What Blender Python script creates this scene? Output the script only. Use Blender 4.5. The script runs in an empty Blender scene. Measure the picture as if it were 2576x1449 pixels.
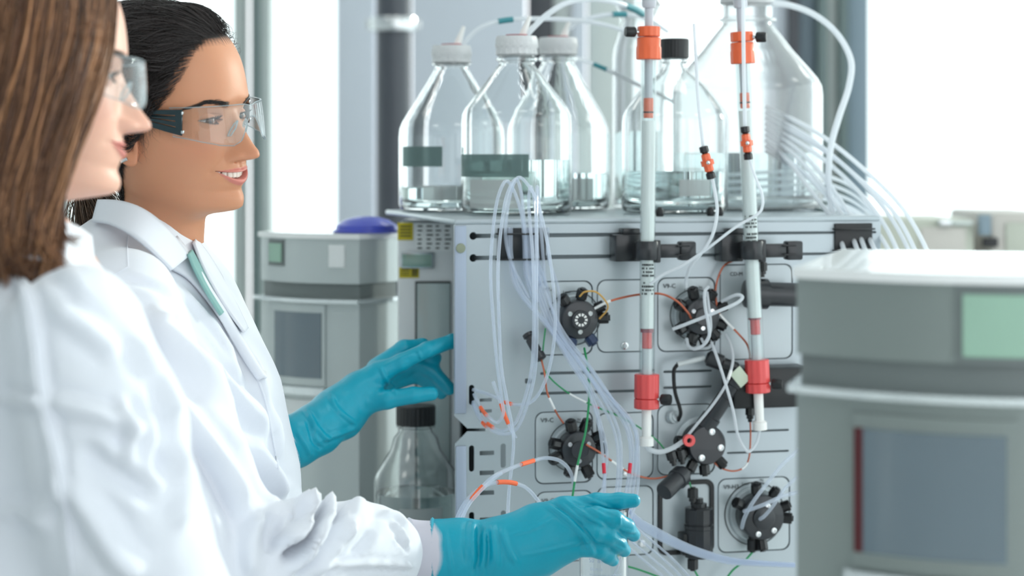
import bpy, bmesh, math, random
import numpy as np
from mathutils import Vector, Matrix

random.seed(7); np.random.seed(7)
SC = bpy.context.scene
COL = SC.collection

# ------------------------------------------------------------------ camera
F = 70.0 / 36.0 * 2576.0          # focal length in pixels of the 2576 px frame
HY = 400.0                        # horizon row
HC = 1.50                         # camera height
cam_d = bpy.data.cameras.new('camera'); cam = bpy.data.objects.new('camera', cam_d); COL.objects.link(cam)
cam_d.sensor_width = 36.0; cam_d.lens = 70.0
cam_d.shift_y = -(724.5 - HY) / 2576.0
cam.location = (0, 0, HC); cam.rotation_euler = (math.pi / 2, 0, 0)
cam_d.clip_start = 0.05; cam_d.clip_end = 200
cam_d.dof.use_dof = True; cam_d.dof.focus_distance = 2.38; cam_d.dof.aperture_fstop = 3.8
SC.camera = cam
SC.cycles.max_bounces = 20; SC.cycles.transmission_bounces = 20; SC.cycles.transparent_max_bounces = 24

# ------------------------------------------------------------------ world and exposure
world = bpy.data.worlds.new('sky'); SC.world = world; world.use_nodes = True
wb = world.node_tree.nodes['Background']
wb.inputs[0].default_value = (0.94, 0.975, 1.0, 1); wb.inputs[1].default_value = 2.2
SC.view_settings.view_transform = 'Standard'; SC.view_settings.look = 'None'
SC.view_settings.gamma = 1.0; SC.view_settings.use_curve_mapping = False
SC.view_settings.exposure = 0.10
sun_d = bpy.data.lights.new('sun', 'SUN'); sun_d.energy = 2.2; sun_d.angle = math.radians(6); sun_d.color = (1, .95, .88)
sun = bpy.data.objects.new('sun', sun_d); COL.objects.link(sun)
sun.rotation_euler = Vector((-0.76, -0.52, -0.22)).to_track_quat('-Z', 'Y').to_euler()

# ------------------------------------------------------------------ helpers
def P(px, py, D):
    return Vector(((px - 1288.0) * D / F, D, HC - (py - HY) * D / F))
def S2L(c):
    c = c / 255.0
    return c / 12.92 if c <= 0.04045 else ((c + 0.055) / 1.055) ** 2.4
def rgb(*c):
    return (S2L(c[0]), S2L(c[1]), S2L(c[2]), 1.0)

MATS = {}
def mat(name, col, rough=.5, metal=0., trans=0., ior=1.45, coat=0., spec=.5, bump=0., bscale=60., vary=0., vscale=8., sheen=0., sss=0., alpha=1., emis=0., stretch=None, attr=None):
    """procedural principled material: noise colour variation + noise bump"""
    if name in MATS: return MATS[name]
    m = bpy.data.materials.new(name); m.use_nodes = True; MATS[name] = m
    nt = m.node_tree; b = nt.nodes['Principled BSDF']
    I = b.inputs
    I['Base Color'].default_value = rgb(*col); I['Roughness'].default_value = rough; I['Metallic'].default_value = metal
    I['Transmission Weight'].default_value = trans; I['IOR'].default_value = ior; I['Coat Weight'].default_value = coat
    I['Specular IOR Level'].default_value = spec; I['Sheen Weight'].default_value = sheen; I['Alpha'].default_value = alpha
    if sss:
        I['Subsurface Weight'].default_value = sss; I['Subsurface Radius'].default_value = (1, .35, .2); I['Subsurface Scale'].default_value = .006
    if emis:
        I['Emission Color'].default_value = rgb(*col); I['Emission Strength'].default_value = emis
    tc = nt.nodes.new('ShaderNodeTexCoord')
    src = tc.outputs['Object']
    if stretch:
        mp = nt.nodes.new('ShaderNodeMapping'); mp.inputs['Scale'].default_value = stretch
        nt.links.new(src, mp.inputs['Vector']); src = mp.outputs['Vector']
    colsock = None
    if attr:
        at = nt.nodes.new('ShaderNodeAttribute'); at.attribute_name = attr; colsock = at.outputs['Color']
    n = nt.nodes.new('ShaderNodeTexNoise'); n.inputs['Scale'].default_value = vscale; n.inputs['Detail'].default_value = 3
    nt.links.new(src, n.inputs['Vector'])
    mr = nt.nodes.new('ShaderNodeMapRange'); mr.inputs['To Min'].default_value = 1 - max(vary, .015); mr.inputs['To Max'].default_value = 1 + max(vary, .015)
    nt.links.new(n.outputs['Fac'], mr.inputs['Value'])
    mx = nt.nodes.new('ShaderNodeVectorMath'); mx.operation = 'SCALE'
    if colsock: nt.links.new(colsock, mx.inputs[0])
    else: mx.inputs[0].default_value = rgb(*col)[:3]
    nt.links.new(mr.outputs['Result'], mx.inputs['Scale']); nt.links.new(mx.outputs[0], I['Base Color'])
    if bump:
        n2 = nt.nodes.new('ShaderNodeTexNoise'); n2.inputs['Scale'].default_value = bscale; n2.inputs['Detail'].default_value = 2
        nt.links.new(src, n2.inputs['Vector'])
        bp = nt.nodes.new('ShaderNodeBump'); bp.inputs['Strength'].default_value = bump; bp.inputs['Distance'].default_value = .002
        nt.links.new(n2.outputs['Fac'], bp.inputs['Height']); nt.links.new(bp.outputs['Normal'], I['Normal'])
    return m

def thin_glass(name, col, rough=.02, refl=1.0, tintedge=None, edge=.0, blend=.35):
    """thin clear wall: transparent through the middle, mirror-like towards grazing angles"""
    if name in MATS: return MATS[name]
    m = bpy.data.materials.new(name); m.use_nodes = True; MATS[name] = m
    nt = m.node_tree; nt.nodes.remove(nt.nodes['Principled BSDF']); out = nt.nodes['Material Output']
    tr = nt.nodes.new('ShaderNodeBsdfTransparent'); tr.inputs[0].default_value = rgb(*col)
    gl = nt.nodes.new('ShaderNodeBsdfGlossy'); gl.inputs['Roughness'].default_value = rough
    lw = nt.nodes.new('ShaderNodeLayerWeight'); lw.inputs['Blend'].default_value = .5
    pw = nt.nodes.new('ShaderNodeMath'); pw.operation = 'POWER'; pw.inputs[1].default_value = 3.2
    nt.links.new(lw.outputs['Facing'], pw.inputs[0])
    mul = nt.nodes.new('ShaderNodeMath'); mul.operation = 'MULTIPLY_ADD'; mul.inputs[1].default_value = .8 * refl; mul.inputs[2].default_value = .035 * refl; mul.use_clamp = True
    nt.links.new(pw.outputs[0], mul.inputs[0])
    mx = nt.nodes.new('ShaderNodeMixShader')
    nt.links.new(mul.outputs[0], mx.inputs[0]); nt.links.new(tr.outputs[0], mx.inputs[1]); nt.links.new(gl.outputs[0], mx.inputs[2])
    last = mx.outputs[0]
    if tintedge:
        df = nt.nodes.new('ShaderNodeBsdfTranslucent'); df.inputs[0].default_value = rgb(*tintedge)
        d2 = nt.nodes.new('ShaderNodeBsdfDiffuse'); d2.inputs[0].default_value = rgb(*tintedge)
        ad = nt.nodes.new('ShaderNodeMixShader'); ad.inputs[0].default_value = .5
        nt.links.new(df.outputs[0], ad.inputs[1]); nt.links.new(d2.outputs[0], ad.inputs[2])
        m2 = nt.nodes.new('ShaderNodeMixShader'); m2.inputs[0].default_value = edge
        nt.links.new(last, m2.inputs[1]); nt.links.new(ad.outputs[0], m2.inputs[2]); last = m2.outputs[0]
    nt.links.new(last, out.inputs['Surface'])
    return m

def tag(o, label=None, cat=None, group=None, kind=None):
    if label: o['label'] = label
    if cat: o['category'] = cat
    if group: o['group'] = group
    if kind: o['kind'] = kind
    return o
def thing(name, label, cat, loc=(0, 0, 0), rotz=0., group=None):
    o = bpy.data.objects.new(name, None); COL.objects.link(o); o.empty_display_size = .05
    o.location = loc; o.rotation_euler = (0, 0, rotz)
    return tag(o, label, cat, group)
def link_mesh(name, me, m=None, parent=None):
    o = bpy.data.objects.new(name, me); COL.objects.link(o)
    if m is not None and not me.materials: me.materials.append(m)
    if parent is not None: o.parent = parent
    return o

class MB:
    """collects shapes; build() links them as one mesh object"""
    def __init__(s): s.v = []; s.f = []
    def add(s, vs, fs):
        o = len(s.v); s.v += [tuple(v) for v in vs]; s.f += [[i + o for i in f] for f in fs]; return s
    def box(s, lo, hi, bev=0., seg=2):
        bm = bmesh.new(); bmesh.ops.create_cube(bm, size=1)
        lo = Vector(lo); hi = Vector(hi); c = (lo + hi) / 2; d = hi - lo
        for v in bm.verts: v.co = Vector((v.co.x * d.x, v.co.y * d.y, v.co.z * d.z)) + c
        if bev: bmesh.ops.bevel(bm, geom=bm.edges[:], offset=min(bev, .49 * min(abs(d.x), abs(d.y), abs(d.z))), segments=seg, profile=.5, affect='EDGES')
        bm.verts.index_update(); s.add([v.co[:] for v in bm.verts], [[v.index for v in f.verts] for f in bm.faces]); bm.free(); return s
    def lathe(s, prof, p0=(0, 0, 0), axis=(0, 0, 1), n=32, closed=False, mod=None):
        """prof: list of (radius, height along axis)"""
        q = Vector((0, 0, 1)).rotation_difference(Vector(axis).normalized()); p0 = Vector(p0)
        vs = []; fs = []; m = len(prof)
        for (r, h) in prof:
            for k in range(n):
                a = 2 * math.pi * k / n; rr = r * (mod(k, h) if mod else 1)
                vs.append(p0 + q @ Vector((rr * math.cos(a), rr * math.sin(a), h)))
        for i in range(m - 1 + (1 if closed else 0)):
            i2 = (i + 1) % m
            for k in range(n): fs.append([i * n + k, i * n + (k + 1) % n, i2 * n + (k + 1) % n, i2 * n + k])
        if not closed:
            if prof[0][0] > 1e-7: fs.append(list(range(n))[::-1])
            if prof[-1][0] > 1e-7: fs.append([(m - 1) * n + k for k in range(n)])
        return s.add(vs, fs)
    def cyl(s, p0, p1, r, r2=None, n=24, bev=0.):
        p0 = Vector(p0); p1 = Vector(p1); L = (p1 - p0).length; r2 = r if r2 is None else r2
        pr = [(r, 0), (r2, L)] if not bev else [(r - bev, 0), (r - bev * .3, bev * .3), (r, bev), (r2, L - bev), (r2 - bev * .3, L - bev * .3), (r2 - bev, L)]
        return s.lathe(pr, p0, p1 - p0, n)
    def tube(s, pts, r, n=8, cap=True):
        pts = [Vector(p) for p in pts]; m = len(pts); vs = []; fs = []
        t = (pts[1] - pts[0]).normalized(); up = Vector((0, 0, 1)) if abs(t.z) < .9 else Vector((0, 1, 0))
        nrm = (up - t * up.dot(t)).normalized()
        for i in range(m):
            a = pts[max(i - 1, 0)]; b = pts[min(i + 1, m - 1)]; t = (b - a)
            if t.length < 1e-9: t = Vector((0, 0, 1))
            t.normalize(); nrm = (nrm - t * nrm.dot(t)).normalized(); bi = t.cross(nrm)
            rr = r[i] if hasattr(r, '__len__') else r
            for k in range(n):
                an = 2 * math.pi * k / n; vs.append(pts[i] + (nrm * math.cos(an) + bi * math.sin(an)) * rr)
        for i in range(m - 1):
            for k in range(n): fs.append([i * n + k, i * n + (k + 1) % n, (i + 1) * n + (k + 1) % n, (i + 1) * n + k])
        if cap: fs.append(list(range(n))[::-1]); fs.append([(m - 1) * n + k for k in range(n)])
        return s.add(vs, fs)
    def prism(s, poly, y0, y1):
        """polygon in (x,z) extruded along y"""
        n = len(poly); vs = [(x, y0, z) for x, z in poly] + [(x, y1, z) for x, z in poly]
        fs = [list(range(n)), [n + i for i in range(n)][::-1]]
        for i in range(n): fs.append([i, n + i, n + (i + 1) % n, (i + 1) % n])
        return s.add(vs, fs)
    def prismz(s, poly, z0, z1):
        n = len(poly); vs = [(x, y, z0) for x, y in poly] + [(x, y, z1) for x, y in poly]
        fs = [list(range(n))[::-1], [n + i for i in range(n)]]
        for i in range(n): fs.append([i, (i + 1) % n, n + (i + 1) % n, n + i])
        return s.add(vs, fs)
    def mesh(s, name, ang=35):
        me = bpy.data.meshes.new(name); me.from_pydata(s.v, [], s.f); me.update()
        bm = bmesh.new(); bm.from_mesh(me); bmesh.ops.recalc_face_normals(bm, faces=bm.faces[:]); bm.to_mesh(me); bm.free()
        if ang:
            me.polygons.foreach_set('use_smooth', [True] * len(me.polygons)); me.set_sharp_from_angle(angle=math.radians(ang))
        return me
    def build(s, name, m, parent=None, ang=35):
        return link_mesh(name, s.mesh(name, ang), m, parent)

def rrect(x0, x1, z0, z1, r, n=5):
    pts = []
    for cx, cz, a0 in ((x1 - r, z1 - r, 0), (x0 + r, z1 - r, 90), (x0 + r, z0 + r, 180), (x1 - r, z0 + r, 270)):
        for k in range(n + 1):
            a = math.radians(a0 + 90 * k / n); pts.append((cx + r * math.cos(a), cz + r * math.sin(a)))
    return pts
def slot_loop(x0, x1, z, h, bulb=0.):
    r = h / 2; b = max(bulb, r)
    pts = []
    for k in range(9): a = math.radians(-60 + 300 * k / 8 + 90 - 30); 
    pts = [(x1 - r + r * math.cos(math.radians(-90 + 180 * k / 6)), z + r * math.sin(math.radians(-90 + 180 * k / 6))) for k in range(7)]
    if bulb:
        pts += [(x0 + b + b * math.cos(math.radians(35 + 290 * k / 8)), z + b * math.sin(math.radians(35 + 290 * k / 8))) for k in range(9)]
    else:
        pts += [(x0 + r + r * math.cos(math.radians(90 + 180 * k / 6)), z + r * math.sin(math.radians(90 + 180 * k / 6))) for k in range(7)]
    return pts
def plate_mesh(name, loops, th, bev=0.):
    """flat plate in the xz plane with holes, front face at y=0, thickness th to +y"""
    cu = bpy.data.curves.new(name + '_c', 'CURVE'); cu.dimensions = '2D'; cu.fill_mode = 'BOTH'; cu.extrude = th / 2 - bev
    cu.bevel_depth = bev; cu.bevel_resolution = 1
    for lp in loops:
        sp = cu.splines.new('POLY'); sp.points.add(len(lp) - 1); sp.use_cyclic_u = True
        for i, (x, z) in enumerate(lp): sp.points[i].co = (x, z, 0, 1)
    ob = bpy.data.objects.new(name + '_c', cu); me = bpy.data.meshes.new_from_object(ob)
    bpy.data.objects.remove(ob); bpy.data.curves.remove(cu)
    me.transform(Matrix(((1, 0, 0, 0), (0, 0, -1, th / 2), (0, 1, 0, 0), (0, 0, 0, 1)))); me.name = name; me.materials.clear()
    return me
def text_mesh(txt, size, depth=.0004, align='LEFT'):
    """lettering in the xz plane, facing -y"""
    cu = bpy.data.curves.new('txt', 'FONT'); cu.body = txt; cu.size = size; cu.extrude = depth / 2; cu.align_x = align; cu.resolution_u = 2
    ob = bpy.data.objects.new('txt', cu); me = bpy.data.meshes.new_from_object(ob); bpy.data.objects.remove(ob); bpy.data.curves.remove(cu)
    me.transform(Matrix(((1, 0, 0, 0), (0, 0, -1, -depth / 2), (0, 1, 0, 0), (0, 0, 0, 1)))); me.materials.clear()
    return me
def spline(pts, k=10):
    """Catmull-Rom (centripetal-ish) through the points"""
    p = [Vector(q) for q in pts]
    if len(p) == 2: return [p[0].lerp(p[1], i / k) for i in range(k + 1)]
    out = []
    e = [p[0] * 2 - p[1]] + p + [p[-1] * 2 - p[-2]]
    for i in range(1, len(e) - 2):
        a, b, c, d = e[i - 1], e[i], e[i + 1], e[i + 2]
        for j in range(k):
            t = j / k; out.append(.5 * ((2 * b) + (c - a) * t + (2 * a - 5 * b + 4 * c - d) * t * t + (3 * b - a - 3 * c + d) * t ** 3))
    out.append(p[-1]); return out
def interp(x, xs, ys):
    return float(np.interp(x, xs, ys))

# shared materials
M_white = mat('white_paint', (236, 238, 238), .5)
M_blackp = mat('black_plastic', (28, 30, 33), .38, vary=.1)
M_blacks = mat('black_satin_plastic', (40, 42, 46), .3, vary=.1, coat=.15)
M_steel = mat('polished_steel', (205, 208, 210), .18, 1.)
M_dark = mat('dark_interior', (46, 52, 56), .6)
M_red = mat('red_plastic', (224, 80, 80), .35, coat=.2)
M_orange = mat('orange_plastic', (232, 104, 62), .38, coat=.2)
M_wplast = mat('white_plastic', (240, 240, 238), .35)
# ------------------------------------------------------------------ the room
def struct(name, mb, m, ang=35):
    return tag(mb.build(name, m, None, ang), kind='structure')
M_floor = mat('floor_vinyl', (196, 200, 202), .35, vary=.06, vscale=3)
M_wall = mat('wall_paint', (232, 236, 238), .6, bump=.05, bscale=120)
M_ceil = mat('ceiling_paint', (240, 241, 240), .7)
M_pier = mat('pier_paint', (205, 212, 222), .6, vary=.03, vscale=1.5)
M_sillwall = mat('parapet_paint', (150, 158, 156), .6)
M_frameg = mat('window_frame_grey_green', (104, 120, 120), .45)
M_framel = mat('window_frame_pale', (206, 214, 212), .45)
M_framed = mat('window_frame_dark', (70, 72, 78), .45)
M_frameb = mat('window_frame_blue_grey', (128, 146, 158), .45)
M_pane = thin_glass('window_glass', (246, 251, 250), .01, .8)
BW = 6.5
def bx_px(mb, a, b, y0, y1, z0, z1, bev=.004):
    return mb.box(((a - 1288) * y0 / F, y0, z0), ((b - 1288) * y0 / F, y1, z1), bev)
ZF, ZC = 0.0, 3.1
struct('floor', MB().box((-4, -3.5, -.1), (4, 7.2, ZF)), M_floor)
struct('ceiling', MB().box((-4, -1.0, ZC), (4, 7.2, ZC + .12)), M_ceil)
struct('wall_left', MB().box((-3.6, -1.0, ZF), (-3.48, 7.0, ZC)), M_wall)
struct('added_shade_wall', MB().box((-3.6, -1.15, ZF), (.5, -1.0, ZC)), M_wall)  # unseen half wall, added to hold back light from the rear left
# right wall: parapet, lintel and glazing posts
struct('wall_right', MB().box((3.48, -1, ZF), (3.6, 7, .5)).box((3.48, -1, 2.95), (3.6, 7, ZC)), M_wall)
for i in range(5):
    y = -1 + i * 2.0
    struct('trim_%d' % (20 + i), MB().box((3.49, y - .03, .5), (3.58, y + .03, 2.95), .004), M_framel)
    if i < 4:
        w = struct('window_%d' % (20 + i), MB().box((3.53, y + .03, .5), (3.536, y + 1.97, 2.95)), M_pane)
# back wall: parapet under the windows, lintel above
struct('wall_back', MB().box((-3.6, BW, ZF), (3.6, BW + .2, .90)).box((-3.6, BW, 2.95), (3.6, BW + .2, ZC)), M_sillwall)
struct('trim_1', MB().box((-3.6, BW - .12, .90), (3.6, BW + .05, .93), .006), M_framel)
# uprights of the glazing: (left px, right px, depth, material)
ups = [(-520, -470, .14, M_frameg), (120, 165, .14, M_framel), (586, 620, .05, M_framel), (630, 653, .14, M_frameg), (653, 682, .10, M_framel),
       (846, 940, .16, M_pier), (1036, 1322, .18, M_pier), (1328, 1392, .12, M_framed), (1392, 1436, .10, M_framel), (1440, 1474, .14, M_pier), (1480, 1566, .10, M_framel),
       (1948, 1984, .16, M_pier), (1984, 2012, .20, M_framed), (2012, 2058, .14, M_frameb), (2058, 2082, .2, M_frameg), (2082, 2110, .12, M_framel), (2110, 2134, .16, M_frameg), (2134, 2186, .12, M_frameb)]
for i, (a, b, d, m) in enumerate(ups):
    struct('trim_%d' % (i + 2), bx_px(MB(), a, b, BW - d + .1, BW + .12, .93, 2.95), m)
panes = [(-2400, -520), (-470, 120), (165, 586), (682, 846), (1566, 1948), (2186, 3800)]
for i, (a, b) in enumerate(panes):
    struct('window_%d' % (i + 1), MB().box(((a - 1288) * BW / F, BW + .05, .93), ((b - 1288) * BW / F, BW + .056, 2.95)), M_pane)
struct('trim_40', MB().box((-3.6, BW + .02, 2.90), (3.6, BW + .09, 2.96)), M_framel)
# added fill lights: unseen glowing ceiling panels that brighten the front
M_fill = mat('fill_panel_glow', (250, 250, 245), .5, emis=3.0)
M_fillf = mat('fill_panel_frame', (225, 228, 228), .4)
k = 0
for y in (1.2, 3.0, 4.8):
    for x in (-1.5, .5, 2.3):
        k += 1
        row = {1.2: 'nearest', 3.0: 'middle', 4.8: 'farthest'}[y]; colm = {-1.5: 'left', .5: 'centre', 2.3: 'right'}[x]
        t = thing('added_fill_panel', 'square white fill panel added to the ceiling, %s row from the camera, %s column' % (row, colm), 'lamp', (x, y, ZC - .02), group='added ceiling fill panels')
        MB().box((-.31, -.31, 0), (.31, .31, .02), .004).build('frame', M_fillf, t)
        MB().box((-.29, -.29, -.004), (.29, .29, .004)).build('glow_face', M_fill, t)
# dark standpipe with a chrome clamp in front of the windows
t = thing('standpipe', 'dark grey vertical pipe with a bright metal clamp before the window wall', 'pipe', ((990 - 1288) * 5.4 / F, 5.4, 0))
MB().cyl((0, 0, 0), (0, 0, ZC), .048, n=32).build('pipe', mat('dark_pipe_paint', (74, 78, 86), .32, vary=.08), t)
zc = HC - (62 - HY) * 5.4 / F
cl = MB().lathe([(.05, -.02), (.064, -.018), (.068, 0), (.064, .018), (.05, .02)], (0, 0, zc), n=32).build('clamp', M_steel, t)
for sx in (-1, 1): MB().box((sx * .0675 - .0075, -.012, zc - .014), (sx * .0675 + .0075, .012, zc + .014), .003).build('clamp_lug', M_steel, t)
# benches
ZB = .78
M_bench = mat('bench_laminate', (228, 230, 230), .35, vary=.02)
M_cab = mat('bench_cabinet', (206, 212, 216), .45)
def bench(label, x0, x1, y0, y1, cat='bench'):
    t = thing('lab_bench', label, cat, ((x0 + x1) / 2, (y0 + y1) / 2, 0)); hx, hy = (x1 - x0) / 2, (y1 - y0) / 2
    MB().box((-hx, -hy, ZB - .04), (hx, hy, ZB), .006).build('worktop', M_bench, t)
    for sx in (-1, 1):
        for sy in (-1, 1):
            MB().box((sx * (hx - .05) - .025, sy * (hy - .05) - .025, 0), (sx * (hx - .05) + .025, sy * (hy - .05) + .025, ZB - .04), .003).build('leg', M_cab, t)
    MB().box((-hx + .05, -.02, .1), (hx - .05, .02, .16), .004).build('crossbar', M_cab, t)
bench('white bench under the large tube-covered instrument panel', -.22, 1.5, 1.25, 3.85)
bench('white bench behind it carrying the grey chromatography units at left', -1.6, -.225, 2.98, 3.85)
# ------------------------------------------------------------------ world-space building
def chain(o):
    m = Matrix.Identity(4)
    while o is not None: m = o.matrix_basis @ m; o = o.parent
    return m
def buildw(mb, name, m, parent, ang=35):
    me = mb.mesh(name, ang)
    if parent is not None: me.transform(chain(parent).inverted())
    return link_mesh(name, me, m, parent)

# ------------------------------------------------------------------ the instrument panel frame
TPH = .25; PHI = math.atan(TPH); CP, SP = math.cos(PHI), math.sin(PHI)
X0, Y0 = (1143 - 1288) * 2.65 / F, 2.65
def DP(px):                       # camera depth of the panel plane at a pixel column
    return (Y0 - TPH * X0) / (1 - TPH * (px - 1288) / F)
def ML(px, py, off=0.):           # pixel -> panel coordinates (x along, y into the machine, z up from the bench)
    d = Vector(((px - 1288) / F, 1, -(py - HY) / F)); o = Vector((0, 0, HC)); n = Vector((-SP, CP, 0)); p0 = Vector((X0, Y0, 0))
    t = (n.dot(p0 - o) - off) / n.dot(d); p = o + d * t; q = p - p0
    return Vector((q.x * CP + q.y * SP, -off, p.z - ZB))
def MW(px, py, off=0.):           # the same in world coordinates
    l = ML(px, py, off); return Vector((X0 + l.x * CP - l.y * SP, Y0 + l.x * SP + l.y * CP, l.z + ZB))

M_panel = mat('panel_aluminium', (176, 186, 192), .34, .35, vary=.03, vscale=5)
M_plate = mat('valve_plate_grey', (192, 202, 207), .3, .15, vary=.02)
M_chas = mat('chassis_grey', (176, 186, 192), .45)
M_vhead = mat('valve_head_black', (44, 47, 52), .33, vary=.08, coat=.2)
M_fit = mat('fitting_black', (24, 25, 28), .3, vary=.1, coat=.2)
M_fitb = mat('fitting_navy', (30, 50, 84), .3, vary=.1, coat=.2)
M_print = mat('black_print', (34, 40, 44), .6)
M_clear = thin_glass('clear_polymer', (250, 252, 252), .05, 1.0, (235, 240, 245), .22)

mach = thing('chromatography_system', 'tall grey instrument with black valves and tubing across its front panel', 'lab instrument', (X0, Y0, ZB), PHI)
ZT = ML(1143, 566).z
def XZ(px, py): v = ML(px, py); return (v.x, v.z)
def PX(px, py=800): return ML(px, py).x
PXM = (ML(1700, 800).x - ML(1600, 800).x) / 100.0      # metres per pixel on the panel
# front panel polygon with its notch, slots and openings
outl = [(1143, 566), (1143, 1045), (1176, 1077), (1222, 1077), (1222, 1086), (1176, 1086), (1146, 1117), (1146, 1740), (2215, 1700)]
outl = [XZ(*p) for p in outl]; outl[-1] = (outl[-1][0], .002); outl[-2] = (outl[-2][0], .002); outl.append((outl[-1][0], ZT))
holes = []
def hslot(a, b, py, h, bulb=0):
    z = ML((a + b) / 2, py).z; holes.append(slot_loop(PX(a, py), PX(b, py), z, h * PXM, bulb * PXM))
hslot(1180, 2205, 589, 7, 10); hslot(1180, 2205, 643, 7, 10)
hslot(1358, 1646, 936, 8); hslot(1358, 1646, 986, 8); hslot(1668, 1792, 934, 7); hslot(1668, 1792, 974, 7)
hslot(1828, 1985, 1084, 6); hslot(1828, 1985, 1137, 6)
def rhole(a, b, c, d, r):
    x0, z1 = XZ(a, c); x1, _ = XZ(b, d); z0 = ML(a, d).z; holes.append(rrect(x0, x1, z0, z1, r * PXM)); return (x0, x1, z0, z1)
for y in (0, 168):
    rhole(1179, 1194, 1120 + y, 1188 + y, 7); rhole(1259, 1273, 1116 + y, 1178 + y, 6)
    for c in (0, 50, 100): rhole(1206, 1244, 1134 + y + c, 1147 + y + c, 2)
rhole(1179, 1194, 968, 1020, 7); rhole(1206, 1238, 1002, 1012, 2); rhole(1206, 1238, 1030, 1040, 2)
rhole(1320, 1338, 952, 966, 4)
# modules: (left, right, top, bottom, radius)
mods = dict(v1=(1354, 1489, 710, 893), blank_a=(1504, 1642, 706, 886), v2=(1656, 1797, 701, 884), inj=(1813, 1992, 668, 905),
            v3=(1348, 1489, 1039, 1217), blank_b=(1503, 1642, 1042, 1206), v4=(1656, 1796, 1021, 1195),
            blank_c=(1350, 1489, 1240, 1415), blank_d=(1503, 1642, 1228, 1400), pump=(1657, 1793, 1213, 1395), v5=(1808, 1985, 1207, 1390))
rects = {k: rhole(a - 3, b + 3, c - 3, d + 3, 21) for k, (a, b, c, d) in mods.items()}
link_mesh('front_panel', plate_mesh('front_panel', [outl] + holes, .0024, .0005), M_panel, mach)
W = outl[-1][0]
xc = PX(1284, 700)
MB().box((PX(1362), .016, .03), (W - .004, .50, ZT - .004), .006).build('chassis', M_chas, mach)
MB().box((xc + .004, .0031, .04), (W - .006, .0155, ZT - .012)).build('panel_backing', mat('panel_backing_grey', (98, 108, 113), .5), mach)
MB().box((PX(1143), -.001, ZT), (W, .51, ZT + .008), .003).build('top_cover', M_panel, mach)
for x in (PX(1362) + .03, W - .05):
    for y in (.04, .46): MB().cyl((x, y, 0), (x, y, .03), .018, n=16).build('foot', M_blackp, mach)
# bluish edge flange with its round cap, left of the panel
fl = MB().box((PX(1143), -.0035, ML(1143, 1040).z), (PX(1172), -.0005, ZT - .001), .001).build('edge_flange', mat('flange_blue_grey', (160, 172, 190), .4, .2), mach)
c = ML(1157, 624); MB().cyl((c.x, -.0065, c.z), (c.x, -.0035, c.z), .0065, n=24, bev=.001).build('round_cap', mat('cap_olive', (140, 148, 128), .5), fl)
MB().box((PX(1146), -.0035, .01), (PX(1172), -.0005, ML(1146, 1122).z), .001).build('lower_edge_flange', MATS['flange_blue_grey'], mach)
for (px, py) in ((1272, 620), (1330, 960)):
    pass

def fitting(p0, d, L, r, parent, m=M_fit, tip=True):
    d = Vector(d).normalized()
    pr = [(r * .45, -.004), (r * .45, .0), (r * .72, .0005), (r * .72, L * .25), (r, L * .28), (r, L * .85), (r * .86, L * .9), (r * .5, L * .92), (r * .5, L)]
    mod = lambda k, h: (1.0 if k % 2 == 0 else .9) if L * .27 < h < L * .88 else 1.0
    return MB().lathe(pr, p0, d, 16, mod=mod).build('fitting', m, parent, 25)
def screw(p, r, parent, d=(0, -1, 0)):
    p = Vector(p); d = Vector(d)
    return MB().lathe([(r, 0), (r, .0016), (r * .85, .002), (r * .5, .002), (r * .45, .0008), (0, .0008)], p, d, 18).build('screw', M_steel, parent)
def ring(p, r, w, parent, name, m, d=(0, -1, 0), th=.0006):
    return MB().lathe([(r - w, 0), (r, 0), (r, th), (r - w, th)], p, d, 40, closed=True).build(name, m, parent)
def module(key, name='valve_plate', inset=.0006, m=None):
    x0, x1, z0, z1 = rects[key]; g = 4.0 * PXM
    me = plate_mesh(name, [rrect(x0 + g, x1 - g, z0 + g, z1 - g, 19 * PXM)], .0024, .0005); me.transform(Matrix.Translation((0, inset, 0)))
    return link_mesh(name, me, m or M_plate, mach)
def lettering(txt, px, py, size, parent, m=M_print, off=.0012):
    me = text_mesh(txt, size * PXM, .0003); p = ML(px, py, off); me.transform(Matrix.Translation(p)); return link_mesh('lettering', me, m, parent)

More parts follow.
